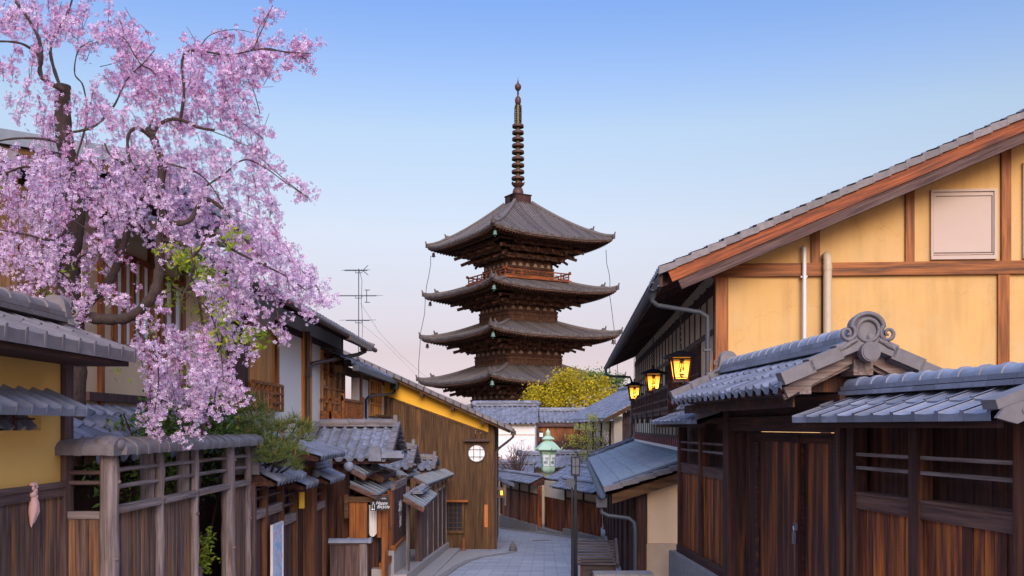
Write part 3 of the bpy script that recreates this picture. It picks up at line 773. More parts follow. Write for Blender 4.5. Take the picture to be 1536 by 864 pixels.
vs = [(-.11+.10*math.cos(2*math.pi*i/n), -.05+.03*k, -1.16-z0+.10*math.sin(2*math.pi*i/n)) for k in (0, 1) for i in range(n)]
mb.add(vs, [(i, (i+1) % n, n+(i+1) % n, n+i) for i in range(n)]+[tuple(range(n-1, -1, -1)), tuple(range(n, 2*n))]); mb.build('sign_disc', 'pipe_grey', lp)

# wooden bin box beside the lamp post
bb = thing('storage_box', 'dark wooden storage box with slanted slatted lid beside lamp post', 'box', (1.45, 16, G(16)), R(-4))
z0 = G(16)
mb = M(bb); mb.box(-.26, .32, -.25, .4, z0-.1, -2.34); mb.build('body', 'box_wood_x', bb)
for x in (-.27, .29):
    mb = M(bb); mb.box(x, x+.05, -.27, -.22, z0-.1, -2.34); mb.build('leg', 'dark_wood_z', bb)
mb = M(bb)
for i in range(9):
    y = -.30+i*.085; z = -2.34+.30*(i/8); mb.beam((-.32, y, z), (.34, y, z+.0), .07, .03)
mb.build('lid', 'box_wood_x', bb)
mb = M(bb); mb.beam((.37, -.36, -2.36), (.37, .42, -2.03), .05, .10); mb.build('lid_edge', 'box_wood_x', bb)
lw = MB(-G(15)); lw.box(1.36, 2.35, 15.2, 15.6, G(15)-.5, -2.44); o = lw.build('kerb_block', 'stone'); tag(o, 'low grey stone block wall in front of beige porch wall', 'low wall')
o.location = (0, 0, G(15))
# ------------------------------------------------------------------ pagoda
PX, PD, PROT = .65, 100.0, R(31.1)
pg = thing('pagoda', 'tall five-storey wooden pagoda with ringed bronze spire rising over the street', 'pagoda', (PX, PD, -8.9), PROT)
def sides(mb, fn):
    """fn adds geometry for the side facing local -y; copied to the four sides"""
    sub = MB(); fn(sub); k0 = sub.v
    for k in range(4):
        c, s = math.cos(k*math.pi/2), math.sin(k*math.pi/2); b = len(mb.v)
        mb.v += [(x*c-y*s, x*s+y*c, z) for x, y, z in k0]
        mb.f += [tuple(i+b for i in f) for f in sub.f]; mb.sm += sub.sm
STOREYS = [  # eave half, top half, eave z, top z, body half, body z0, body z1, upturn
    (7.35, 1.05, 19.55, 24.15, 2.72, 15.5, 16.85, .62),
    (7.65, 3.55, 14.10, 15.45, 3.02, 11.0, 12.25, .66),
    (7.90, 3.05, 9.40, 11.05, 3.38, 6.35, 7.55, .68),
    (8.15, 3.42, 4.65, 6.40, 3.70, 1.7, 2.85, .70),
    (8.40, 3.75, .00, 1.75, 4.00, -9.0, -1.9, .72)]
for si, (We, Wt, ze, zt_, bh, z0, z1, up) in enumerate(STOREYS):
    def zf(x, v, We=We, ze=ze, zt_=zt_, up=up):
        return ze + (zt_-ze)*(.72*v+.28*v*v) + .8*up*min(1.2, abs(x)/We)**3.2*(1-v)**1.6
    hw = lambda v: We+(Wt-We)*v
    body = M(pg)
    def f_body(m):
        m.box(-bh, bh, -bh, -bh+.1, z0, z1)
        for x in (-bh, -bh/3, bh/3, bh): m.lathe(x*.985, -bh*.985, [(.17, z0), (.17, z1)], 8)
        for z, h in ((z0+.12, .2), (z1-.12, .22), (z0+(z1-z0)*.62, .10)): m.box(-bh-.1, bh+.1, -bh-.14, -bh, z, z+h)
    sides(body, f_body); bd = body.build('body', 'pagoda_wood_z', pg)
    mb = M(pg)
    def f_win(m):
        for i in range(7):
            x = -.55+i*.18; m.box(x-.035, x+.035, -bh-.06, -bh+.02, z0+.36, z1-.34)
        m.box(-.72, .72, -bh-.08, -bh, z0+.34, z0+.42)
        for sx in (-1, 1):
            m.box(sx*bh*.62-.42, sx*bh*.62+.42, -bh-.03, -bh, z0+.4, z1-.42)
    each_side(f_win, 'lattice', 'brown_wood_z', bd, 8.9)
    mb = M(pg)
    def f_pl(m):
        for x in (-bh*.8, -bh*.5, -bh*.18, bh*.18, bh*.5, bh*.8): m.prism([(x-.26, z1+.12), (x+.26, z1+.12), (x+.1, z1+.46), (x-.1, z1+.46)], -bh-.03, -bh+.1, 'y')
    each_side(f_pl, 'plaster_infill', 'old_plaster', bd, 8.9)
    # brackets
    h = ze-z1; mb = M(pg)
    def f_br(m):
        m.box(-bh, bh, -bh, -bh+.3, z1, ze+.3)
        xs = [-bh, -bh/3, bh/3, bh]
        for k in (1, 2, 3):
            r_ = bh+(We-bh)*.17*k; z = z1+h*(.10+.22*k)
            m.box(-r_-.25, r_+.25, -r_-.1, -r_+.1, z+.18, z+.38)
            for x in xs:
                xx = x*(1+.10*k) if abs(x) == bh else x
                m.box(x-.11, x+.11, -r_-.22, -bh, z-.16, z+.08)
                for dx in (-.62, 0, .62): m.box(x+dx-.15, x+dx+.15, -r_-.16, -r_+.16, z+.05, z+.22)
                m.box(x-.80, x+.80, -r_-.09, -r_+.09, z-.09, z+.06)
            for x in [bh*(i/4.5) for i in range(-4, 5)]:
                m.box(x-.13, x+.13, -r_-.14, -r_+.14, z-.02, z+.2)
        for x in xs:
            m.beam((x, -bh, z1+h*.92), (x, -bh-(We-bh)*.60, z1+h*.56), .19, .24)
            m.beam((x, -bh, z1+h*.62), (x, -bh-(We-bh)*.42, z1+h*.28), .17, .22)
        for f_, g in ((.52, .60), (.40, .34)):
            e = bh+(We-bh)*f_; m.beam((bh*.9, -bh*.9, z1+h*(g+.4)), (e, -e, z1+h*g), .24, .3)
    sides(mb, f_br); mb.build('brackets', 'pagoda_wood_z', pg)
    # rafters in two tiers, eave boards
    mb = M(pg)
    def f_raf(m):
        n = int(2*We/.36)
        for i in range(n+1):
            x = -We+.12+(2*We-.24)*i/n
            r0 = max(bh+(We-bh)*.34, abs(x)); r1 = We-.95; r2 = We-.14
            if r0 < r1: m.beam((x, -r0, ze+.42), (x*1.0, -max(r1, abs(x)), zf(x, 0)-.52), .13, .15)
            if max(r0, We-2.0) < r2: m.beam((x, -max(r0, We-2.0), zf(x, 0)-.15), (x, -r2, zf(x, 0)-.40), .12, .13)
        N = 20
        for (ra, da, th) in ((We-.98, -.42, .12), (We-.10, -.30, .12)):
            for i in range(N):
                xa, xb = -ra+2*ra*i/N, -ra+2*ra*(i+1)/N
                m.beam((xa, -ra, zf(xa*We/ra, 0)+da), (xb, -ra, zf(xb*We/ra, 0)+da), .10, th)
        rin = bh+(We-bh)*.3
        for i in range(N):
            ua, ub = -1+2*i/N, -1+2*(i+1)/N
            m.quad((ua*rin, -rin, ze+.55), (ub*rin, -rin, ze+.55), (ub*We*.985, -We*.985, zf(ub*We, 0)-.22), (ua*We*.985, -We*.985, zf(ua*We, 0)-.22))
    sides(mb, f_raf); mb.build('eave_rafters', 'pagoda_wood_z', pg)
    # tiles
    mb = M(pg)
    def f_tile(m):
        N, K = 24, 8
        vs = [((-1+2*i/N)*hw(j/K), -hw(j/K), zf((-1+2*i/N)*hw(j/K), j/K)) for j in range(K+1) for i in range(N+1)]
        m.add(vs, [(j*(N+1)+i, j*(N+1)+i+1, (j+1)*(N+1)+i+1, (j+1)*(N+1)+i) for j in range(K) for i in range(N)], True)
        for i in range(N):
            a, b = -We+2*We*i/N, -We+2*We*(i+1)/N
            m.quad((a, -We, zf(a, 0)-.2), (b, -We, zf(b, 0)-.2), (b, -We, zf(b, 0)), (a, -We, zf(a, 0)))
        n = int(2*We/.34); Q = 7
        for i in range(n+1):
            x = -We+.1+(2*We-.2)*i/n
            vm = 1.0 if abs(x) <= Wt else (We-abs(x))/(We-Wt)
            if vm < .06: continue
            vs = []
            for q in range(Q+1):
                v = vm*q/Q; z = zf(x, v)
                for dx, dz in ((-.085, .0), (-.06, .085), (.06, .085), (.085, .0)): vs.append((x+dx, -hw(v)-.04, z+dz))
            m.add(vs, [(q*4+k, q*4+k+1, q*4+k+5, q*4+k+4) for q in range(Q) for k in range(3)], False)
            m.add([(x-.1, -We-.05, zf(x, 0)-.12), (x+.1, -We-.05, zf(x, 0)-.12), (x+.1, -We-.05, zf(x, 0)+.10), (x-.1, -We-.05, zf(x, 0)+.10)], [(0, 1, 2, 3)])
    sides(mb, f_tile); rf = mb.build('roof', 'temple_tile', pg)
    mb = M(pg)
    def f_hip(m):
        p = [(hw(v), -hw(v), zf(hw(v), v)+.13) for v in [i/12 for i in range(13)]]
        p[0] = (p[0][0]+.05, p[0][1]-.05, p[0][2]+.05)
        m.tube(p, [.17]*3+[.24]+[.2]*9, 8)
        x, y, z = p[0]
        m.beam((x, y, z), (x+.10, y-.10, z+.42), .20, .16, (1, 1, 0), .5); m.box(x-.24, x+.1, y-.1, y+.24, z-.3, z+.1)
        x, y, z = p[3]; m.beam((x, y, z+.1), (x+.12, y-.12, z+.62), .22, .18, (1, 1, 0), .5)
        m.ball((x-.1, y+.1, z+.25), .2, 8)
    each_side(f_hip, 'hip_ridge', 'temple_tile', rf, 8.9)
    # wind bells below the roof corners that show
    if si < 4:
        for cx, cy, nm in ((-1, -1, 'near'), (-1, 1, 'left'), (1, -1, 'right')):
            e = We*.93; x, y, z = cx*e, cy*e, zf(We*.93, 0)-.42
            wx = PX + x*math.cos(PROT)-y*math.sin(PROT); wy = PD + x*math.sin(PROT)+y*math.cos(PROT)
            if nm == 'right' and si != 2: continue
            o = MB(); o.tube([(0, 0, 0), (0, 0, -.22)], .02, 5); o.lathe(0, 0, [(.04, -.18), (.15, -.25), (.17, -.5), (.24, -.62)], 10); o.tube([(0, 0, -.6), (0, 0, -.8)], .03, 5)
            o = o.build('wind_bell', 'bell_green' if nm == 'near' else 'rust_bronze'); o.location = (wx, wy, z)
            pos = ['topmost', 'second highest', 'third highest', 'lowest visible'][si]
            side = {'near': 'at the corner facing the street', 'left': 'at the left roof tip', 'right': 'at the right roof tip'}[nm]
            tag(o, f'small bronze wind bell under the {pos} pagoda roof {side}', 'bell', 'wind bells hung from pagoda corners')
# railing of the top storey
mb = M(pg)
def f_rail(m):
    e = 3.95
    m.box(-e-.3, e+.3, -e-.06, -e+.06, 16.28, 16.40); m.box(-e, e, -e-.04, -e+.04, 15.98, 16.05); m.box(-e-.2, e+.2, -e-.25, -e+.2, 15.42, 15.62); m.box(-e, e, -e-.05, -e+.05, 15.7, 15.78)
    for i in range(9): x = -e+2*e*i/8; m.box(x-.06, x+.06, -e-.05, -e+.05, 15.5, 16.45 if i in (0, 8) else 16.3)
    m.box(-e-.3, -e-.1, -e-.07, -e+.07, 16.38, 16.55); m.box(e+.1, e+.3, -e-.07, -e+.07, 16.38, 16.55)
sides(mb, f_rail); mb.box(-3.9, 3.9, -3.9, 3.9, 15.3, 15.44); mb.build('railing', 'red_wood_x', pg)
# spire
mb = M(pg)
sides(mb, lambda m: (m.box(-1.03, 1.03, -1.03, 0, 24.1, 25.0), m.box(-1.10, 1.10, -1.10, 0, 24.98, 25.1), m.box(-1.2, 1.2, -1.2, 0, 23.95, 24.15)))
sp = mb.build('spire', 'rust_bronze', pg)
mb = M(pg); mb.lathe(0, 0, [(.62, 25.1), (.60, 25.5), (.5, 25.85), (.3, 25.95)], 16); mb.lathe(0, 0, [(.3, 25.9), (.4, 26.0), (.70, 26.35), (.72, 26.4), (.3, 26.3)], 16)
for i in range(8):
    a = i*math.pi/4; mb.beam((.55*math.cos(a), .55*math.sin(a), 26.2), (.72*math.cos(a), .72*math.sin(a), 26.55), .22, .06)
mb.build('bowl', 'rust_bronze', sp)
mb = M(pg); mb.lathe(0, 0, [(.24, 25.9), (.22, 30), (.17, 34.8), (.12, 36)], 10); mb.build('shaft', 'gold', sp)
for i in range(9):
    z = 26.95+i*.71; r_ = .71-i*.010
    mb = M(pg); n = 24
    mb.lathe(0, 0, [(r_*.80, z-.05), (r_*.96, z-.13), (r_, z-.1), (r_, z+.12), (r_*.93, z+.18), (r_*.78, z+.12), (r_*.78, z-.04)], n)
    for k in range(8):
        a = k*math.pi/4; mb.beam((0, 0, z), (r_*.8*math.cos(a), r_*.8*math.sin(a), z), .07, .08)
    mb.build('spire_ring', 'rust_bronze', sp)
mb = M(pg)
for k in range(4):
    a = k*math.pi/2+.3; ca, sa = math.cos(a), math.sin(a)
    for j in range(8):
        z = 33.0+j*.24; mb.tube([(.14*ca, .14*sa, z), (.40*ca, .40*sa, z+.20), (.50*ca, .50*sa, z+.05), (.44*ca, .44*sa, z-.10)], .045, 5)
    mb.tube([(.46*ca, .46*sa, 32.9), (.5*ca, .5*sa, 34.2), (.3*ca, .3*sa, 34.95)], .04, 5); mb.tube([(.24*ca, .24*sa, 32.9), (.24*ca, .24*sa, 34.9)], .035, 5)
mb.build('water_flame', 'black_metal', sp)
mb = M(pg); mb.lathe(0, 0, [(.12, 34.9), (.26, 35.05), (.33, 35.3), (.33, 35.6), (.24, 35.8), (.12, 35.9), (.10, 36.5), (.2, 36.55), (.33, 36.75), (.36, 36.95), (.3, 37.15), (.12, 37.3), (.03, 37.7), (.01, 38.0)], 16); mb.build('jewel', 'rust_bronze', sp)
# lightning conductor cables
def cable(label, pts, d):
    mb = MB(); P = [Vector(px(x, y, d)) for x, y in pts]; Q = []
    for a, b in zip(P, P[1:]):
        for i in range(5): Q.append(a.lerp(b, i/5))
    Q.append(P[-1]); mb.tube(Q, .035, 5); o = mb.build('lightning_cable', 'pipe_grey'); tag(o, label, 'cable', 'lightning cables beside the pagoda')
cable('thin conductor cable hanging from the left roof tips of the pagoda', [(646, 384), (646, 397), (643, 415), (640, 428), (638, 448), (637, 470), (634, 485), (631, 498), (630, 520), (628, 545), (628, 575), (627, 640)], 101.2)
cable('thin conductor cable hanging from the right roof tips of the pagoda', [(909, 375), (910, 395), (914, 412), (915, 423), (914, 440), (917, 460), (920, 485), (922, 500), (925, 530), (926, 548), (928, 600), (928, 650)], 98.6)

# ------------------------------------------------------------------ wall across the bend of the street
WA, WB = Vector((-.58, 50, 0)), Vector((3.66, 38, 0))
wd = (WB-WA); WL = wd.length; WR = math.atan2(wd.y, wd.x)
def walled(name, label, u0, u1, gr=None):
    p = WA + wd*(u0/WL); return thing(name, label, 'wall', (p.x, p.y, G(p.y)), WR, gr)
def wall_section(t, L, slope, posts, z_c0, z_c1, zb, stone=True):
    """local x runs along the wall, ground falls by slope per metre"""
    mb = M(t); mb.box(0, L, 0, .14, z_c1-.05, z_c0); mb.build('plaster_band', 'cream_plaster', t)
    mb = M(t); planks(mb, 0, L, -.01, zb, z_c1, .17, .03, .006, .006); mb.build('board_panel', 'red_wood_z', t)
    for x in posts:
        mb = M(t); mb.box(x-.045, x+.045, -.06, .1, zb-.1, z_c0); mb.build('post', 'dark_wood_z', t)
    mb = M(t); mb.box(0, L, -.05, .02, z_c1-.05, z_c1+.03); mb.build('middle_rail', 'dark_wood_x', t)
    if stone:
        mb = M(t)
        n = max(2, round(L/.8))
        for i in range(n): mb.box(L*i/n+.005, L*(i+1)/n-.005, -.16+random.uniform(-.02, .02), .2, zb-1.0, zb+random.uniform(-.03, -.005))
        mb.build('stone_base', 'stone', t)
def section_roof(t, x0, x1, ye, yr, ze, zr, pitch=.27, mat='roof_tile'):
    mb = M(t); yb = 2*yr-ye
    tile_slope(mb, (x0, ye, ze), (x1, ye, ze), (x0, yr, zr), (x1, yr, zr), pitch, .27, .04, .025, .06, 4)
    tile_slope(mb, (x1, yb, ze), (x0, yb, ze), (x1, yr, zr), (x0, yr, zr), pitch, .27, .04, .025, .06, 4)
    rf = mb.build('roof', mat, t)
    mb = M(t); ridge(mb, (x0+.05, yr, zr), (x1-.05, yr, zr), .26, 1, .05, .085, .3); mb.build('ridge', 'roof_tile_pale', rf)
    mb = M(t); mb.box(x0+.06, x1-.06, ye+.08, yb-.08, ze-.09, ze-.03); mb.prism([(ye+.08, ze-.028), (yb-.08, ze-.028), (yr, zr-.05)], x0+.05, x1-.05, 'x'); mb.build('eave_board', 'dark_wood_x', rf)
    return rf
u1 = WL*.448; u2 = WL*.707
wa = walled('boundary_wall', 'tile-capped wall with reddish boards and cream band, left of the recessed gate', 0, u1)
wall_section(wa, u1, 0, [.03, u1*.28, u1*.52, u1*.77], -2.76, -3.30, -4.78)
section_roof(wa, -.7, u1+.2, -.55, .10, -2.74, -2.42)
mb = M(wa); mb.box(-.25, .1, -.3, .3, -6, -4.72); mb.build('end_block', 'concrete', wa)
wg = walled('recessed_gate', 'recessed reddish board gate under its own tile roof, behind the street wall', u1, u2)
g_L = u2-u1
mb = M(wg); mb.box(.0, .13, -.1, .1, -5.0, -2.9); mb.build('post', 'red_wood_z', wg)
mb = M(wg); mb.box(g_L-.12, g_L, .0, .4, -5.0, -2.95); mb.build('post', 'red_wood_z', wg)
mb = M(wg); mb.box(.13, g_L-.12, .22, .32, -3.36, -2.60); mb.build('plaster_band', 'cream_plaster', wg)
mb = M(wg); planks(mb, .13, g_L-.12, .24, -4.85, -3.38, .18, .03, .003); mb.build('door_leaf', 'door_wood_z', wg)
mb = M(wg); mb.box(.1, g_L-.1, -.1, .3, -6, -4.86); mb.box(.4, g_L-.2, -.35, 0, -6, -5.0); mb.build('step', 'stone', wg)
section_roof(wg, .0, g_L+1.2, .3, 1.6, -2.50, -1.90, .3)
ws = walled('boundary_wall', 'tile-capped wall with reddish boards and cream band, right of the recessed gate', u2, WL)
wall_section(ws, WL-u2, 0, [.04, (WL-u2)*.55], -2.72, -3.20, -4.55)
section_roof(ws, -.55, WL-u2+.4, -.55, .10, -2.70, -2.38)
# a strip of gutter stones along the wall foot
mb = MB()
P0 = WA - wd*.12; n = 22
for i in range(n):
    a = P0 + wd*(1.1*i/n); b = P0 + wd*(1.1*(i+1)/n); nrm = Vector((wd.y, -wd.x, 0)).normalized()
    a = a + nrm*.45; b = b + nrm*.45
    mb.beam((a.x, a.y, G(a.y)+.012), (b.x, b.y, G(b.y)+.012), .28, .05)
struct(mb.build('kerb_strip', 'stone'))

# green copper lantern on its post behind the wall
cl = thing('copper_lantern', 'large verdigris copper lantern with white lettered panels behind the tiled wall', 'lantern', (1.84, 47, G(47)), R(12))
t6 = lambda mb, prof: mb.lathe(0, 0, [(r_*.78, z) for r_, z in prof], 6, False, R(30))
mb = M(cl); t6(mb, [(.12, -5.4), (.12, -2.4)]); mb.build('post', 'copper_green', cl)
mb = M(cl); t6(mb, [(.22, -2.42), (.42, -2.28), (.46, -2.2), (.46, -2.08), (.42, -2.06)]); t6(mb, [(.44, -2.06), (.52, -1.38)]); t6(mb, [(.54, -1.38), (.56, -1.35), (.60, -1.2), (.60, -1.17)]); bdy = mb.build('body', 'copper_green', cl)
mb = M(cl); t6(mb, [(.86, -1.19), (.86, -1.15), (.66, -.97), (.42, -.80), (.30, -.74), (.29, -.64)]); t6(mb, [(.44, -.65), (.44, -.62), (.25, -.50), (.12, -.44)]); mb.lathe(0, 0, [(.10, -.46), (.16, -.40), (.10, -.35), (.13, -.30), (.09, -.22), (.02, -.12), (.01, -.08)], 10)
for k in range(6):
    a = R(30)+k*math.pi/3; mb.tube([(.65*math.cos(a), .65*math.sin(a), -1.16), (.71*math.cos(a), .71*math.sin(a), -1.14), (.75*math.cos(a), .75*math.sin(a), -1.07), (.71*math.cos(a), .71*math.sin(a), -1.03)], [.035, .03, .03, .02], 6)
mb.build('canopy', 'copper_green', cl)
for k in range(6):
    a = k*math.pi/3; ca, sa = math.cos(a), math.sin(a); ap = math.cos(math.pi/6)
    mb = M(cl); r0, r1 = .78*.46*ap+.004, .78*.515*ap+.004
    def q(u, z, r_): return (r_*ca-u*sa, r_*sa+u*ca, z)
    mb.add([q(-.13, -2.0, r0), q(.13, -2.0, r0), q(.15, -1.44, r1), q(-.15, -1.44, r1)], [(0, 1, 2, 3)])
    pn = mb.build('panel', 'paper_white', bdy); pn.parent = cl
    if k in (3, 4, 5):
        for s_, (u, z, body_) in enumerate(((.01, -1.70, 'よ\nつ\n和'), (.10, -1.60, '京\n都'), (-.09, -1.82, '青\n龍'))):
            sz = .18 if s_ == 0 else .07
            rr = (r0+r1)/2+.02
            text(body_, sz, 'ink', pn, (rr*ca-u*sa, rr*sa+u*ca, z-cl.location.z), (R(90-4), 0, a+R(90)), 'lettering', .001, lh=.75)

# ------------------------------------------------------------------ houses beyond the bend
def gableroof(t, x0, x1, ye, yr, ze, zr, mat='roof_tile', pitch=.3, course=.3, lay=3, seg=.32, rr=.12):
    mb = M(t); yb = 2*yr-ye
    tile_slope(mb, (x0, ye, ze), (x1, ye, ze), (x0, yr, zr), (x1, yr, zr), pitch, course, pitch*.26, .03, .08, 6)
    tile_slope(mb, (x1, yb, ze), (x0, yb, ze), (x1, yr, zr), (x0, yr, zr), pitch, course, .05, .03, .08, 3)
    rf = mb.build('roof', mat, t)
    mb = M(t); ridge(mb, (x0+.1, yr, zr), (x1-.1, yr, zr), .36, lay, .08, rr, seg); mb.ball((x0+.05, yr, zr+lay*.06), .22, 10); mb.ball((x1-.05, yr, zr+lay*.06), .2, 10); mb.build('ridge', mat, rf)
    return rf
b1 = thing('storehouse', 'white plastered storehouse with dark tiled roof beyond the brown corner house', 'house', (-2.75, 61, G(61)), R(-3))
gz = lambda y: (640-y)/F*61
mb = M(b1); mb.box(.2, 4.25, .4, 6, -8, .12); mb.prism([(.4, .12), (6, .12), (3.2, 1.3)], .2, .4, 'x'); mb.build('wall', 'storehouse_plaster', b1)
mb = M(b1); mb.box(.15, 4.3, .34, .4, -.55, -.50); mb.box(.15, 4.3, .32, .4, -2.35, -2.2); mb.box(.15, 4.3, .3, .4, .05, .16); mb.build('wall_trim', 'peach_plaster', b1)
gableroof(b1, -.1, 4.45, -.1, 3.2, .22, 1.42, 'roof_tile', .36, .32, 3, .42, .17)
b2 = thing('tea_house', 'low tiled building with orange board wall between white storehouse and yellow tree', 'house', (1.75, 65, G(65)), R(-2))
gableroof(b2, -.3, 5.4, -.2, 2.2, .34, 1.12, 'roof_tile', .3, .3, 2, .4, .13)
mb = M(b2); mb.box(-.2, 5.2, -.1, .0, .0, .28); mb.build('fascia', 'shed_wood_x', b2)
mb = M(b2); planks(mb, -.1, 5.0, .2, -1.0, .0, .2, .04); mb.box(-.1, 5.0, .25, 4, -9, .2); mb.build('wall', 'orange_wood_z', b2)
mb = M(b2); mb.box(-.1, 5.0, .1, .22, -9, -1.0); mb.build('lower_wall', 'dark_wood_z', b2)
mb = M(b2); mb.box(3.9, 4.1, -.05, .3, -9, .2); mb.box(-.1, .1, -.05, .3, -9, .2); mb.build('post', 'shed_wood_z', b2)
mb = MB(-G(60)); mb.tube([(0, 0, G(60)), (0, 0, -.75)], .06, 8); mb.box(-.12, .12, -.12, .12, -.75, -.70); mb.box(-.13, .13, -.13, .13, -.36, -.30); mb.box(-.1, .1, -.1, .1, -.70, -.36)
l2 = thing('street_lamp', 'small black lamp post standing beside the white storehouse', 'street lamp', (1.9, 60, G(60)))
o = mb.build('post', 'black_metal', l2); mb = MB(-G(60)); mb.box(-.105, .105, -.105, .105, -.66, -.40); mb.build('lamp_glass', 'paper_white', l2)
b3 = thing('gabled_house', 'grey-roofed house with weathered board gable and cream posts beside yellow tree', 'house', (4.7, 46, G(46)), R(4.5))
# local: x right, y away; left slope faces the street bend
ze3, zr3, hwid = .42, 2.35, 3.6
mb = M(b3); e = 15
tile_slope(mb, (-.1, e, ze3), (-.1, -.1, ze3), (hwid, e, zr3), (hwid, -.1, zr3), .28, .26, .045, .028, .07, 5)
mb.quad((hwid, -.1, zr3), (2*hwid, -.1, ze3), (2*hwid, e, ze3), (hwid, e, zr3))
rf = mb.build('roof', 'roof_tile', b3)
mb = M(b3); ridge(mb, (hwid, -.1, zr3), (hwid, e, zr3), .3, 2, .07, .12, .35); mb.build('ridge', 'roof_tile', rf)
mb = M(b3)
for a, b in (((-.08, ze3), (hwid, zr3)), ((2*hwid, ze3), (hwid, zr3))): mb.beam((a[0], -.12, a[1]-.12), (b[0], -.12, b[1]-.12), .06, .2)
mb.build('bargeboard', 'brown_wood_x', rf)
mb = M(b3); planks(mb, .95, 2*hwid-.6, .6, -4.2, lambda x: ze3+(zr3-ze3)*(min(x, 2*hwid-x)/hwid)-.25, .22, .04); mb.build('gable_boarding', 'shed_wood_z', b3)
mb = M(b3)
for z in (-.9, .1): mb.box(.95, 2*hwid-.6, .53, .58, z, z+.08)
mb.build('batten', 'shed_wood_x', b3)
mb = M(b3); mb.box(.5, .92, .5, .75, -5.6, ze3+.1); mb.box(.45, .6, 1.0, 14, -5.8, .3); mb.build('wall', 'cream_plaster', b3)
for i in range(5):
    mb = M(b3); mb.box(.38, .46, 1.0+i*2.6, 1.2+i*2.6, -5.8, .3); mb.build('post', 'dark_wood_z', b3)
    mb = M(b3); mb.box(.41, .45, 1.5+i*2.6, 3.3+i*2.6, -1.6, -.2); mb.build('window', 'window_dark', b3)
# ------------------------------------------------------------------ left: brown corner house
CX0, CD = -4.5, 32.0
ch = thing('corner_house', 'brown plank-clad corner house with ochre gable band and round window', 'house', (CX0, CD, G(CD)), 0)
rz = lambda x: 1.97 - .455*(x)                    # underside of the tiles along the gable, local x
WX = 3.80                                         # right wall
band_t = lambda x: 1.60 - .445*x
band_b = lambda x: 1.13 - .362*x
mb = M(ch); planks(mb, 0, WX, .0, -4.6, lambda x: band_b(x)-.02, .19, .03, .005, .006); mb.build('gable_boarding', 'brown_wood_z', ch)
mb = M(ch); mb.prism([(0, band_b(0)), (WX, band_b(WX)), (WX, rz(WX)-.05), (0, rz(0)-.05)], -.0, .2, 'y'); mb.build('gable_plaster', 'bright_ochre', ch)
mb = M(ch); mb.beam((-.02, -.02, band_b(0)-.03), (WX, -.02, band_b(WX)-.03), .05, .07); mb.build('band_trim', 'brown_wood_x', ch)
mb = M(ch); mb.box(WX, WX+.1, -.03, 9, -4.8, rz(WX)-.1); mb.box(0, WX, .2, 9, -4.8, -.3); mb.build('street_wall', 'brown_wood_z', ch)
mb = M(ch); mb.box(WX-.12, WX+.06, -.06, .1, -4.6, rz(WX)+.02); mb.build('corner_post', 'brown_wood_z', ch)
# roof, falling to the right, one plane with the eave of the next house
mb = M(ch); xa, xb = -1.55, 4.48
tile_slope(mb, (xb, -.55, rz(xb)), (xb, 9.5, rz(xb)), (xa-3.2, -.55, rz(xa-3.2)), (xa-3.2, 9.5, rz(xa-3.2)), .30, .30, .045, .03, .07, 4)
rf = mb.build('roof', 'roof_tile_brown', ch)
mb = M(ch); n = 24; dx = (xb+.02-xa)/n
for i in range(n):
    x0 = xa+dx*i; mb.prism([(x0-.01, rz(x0)-.07), (x0+dx+.02, rz(x0+dx)-.085), (x0+dx+.02, rz(x0+dx)+.045), (x0-.01, rz(x0)+.075)], -.58, -.42, 'y')
mb.build('verge_tiles', 'roof_tile_brown', rf)
mb = M(ch); mb.prism([(xa, rz(xa)-.09), (xb-.1, rz(xb-.1)-.09), (xb-.1, rz(xb-.1)-.17), (xa, rz(xa)-.17)], -.50, -.45, 'y')
mb.quad((xa, -.5, rz(xa)-.075), (xb-.05, -.5, rz(xb)-.075), (xb-.05, 9.4, rz(xb)-.075), (xa, 9.4, rz(xa)-.075))
for i in range(20): mb.beam((WX-.05, -.3+i*.45, rz(WX)-.14), (xb-.04, -.3+i*.45, rz(xb)-.12), .05, .07)
mb.build('bargeboard', 'brown_wood_x', rf)
for x in (.35, 1.40, 2.45, 3.5):
    mb = M(ch); mb.box(x-.06, x+.06, -.5, .02, rz(x)-.30, rz(x)-.175); mb.build('purlin_end', 'dark_wood_y', ch)
mb = M(ch); zq = rz(xb)-.06
mb.tube([(xb+.06, -.55, zq), (xb+.06, 9.4, zq)], .065, 8); mb.build('gutter', 'pipe_brown', rf)
mb = M(ch); mb.tube([(xb+.06, -.35, zq-.03), (xb+.06, -.35, zq-.22), (xb-.05, -.32, zq-.32), (WX+.25, -.12, zq-.62), (WX+.16, -.08, zq-.75), (WX+.15, -.07, -4.3)], .042, 8); mb.box(xb-.03, xb+.16, -.45, -.26, zq-.16, zq-.02); mb.build('downpipe', 'pipe_brown', ch)
# round window under a small hood
mb = M(ch); cx, cz, rr = 3.27, -.93, .30; n = 40
ring = [(cx+rr*math.cos(2*math.pi*i/n), -.03, cz+rr*math.sin(2*math.pi*i/n)) for i in range(n)]
mb.add(ring, [tuple(range(n))]); rw = mb.build('round_window', 'paper_white', ch)
mb = M(ch); mb.tube(ring+[ring[0]], .022, 6)
for k, s_ in ((-.10, 1), (.12, -1)): mb.box(cx+k-.009, cx+k+.009, -.055, -.035, cz-.27+(.06 if s_ > 0 else 0), cz+.27-(0 if s_ > 0 else .05))
for k, s_ in ((-.12, 1), (.13, -1)): mb.box(cx-.26+(0 if s_ > 0 else .0), cx+.26, -.052, -.032, cz+k-.009, cz+k+.009)
mb.build('window_frame', 'pipe_brown', rw)
mb = M(ch); mb.beam((cx-.44, -.10, -.47), (cx+.46, -.10, -.47), .20, .08); mb.build('window_hood', 'shed_wood_x', ch)
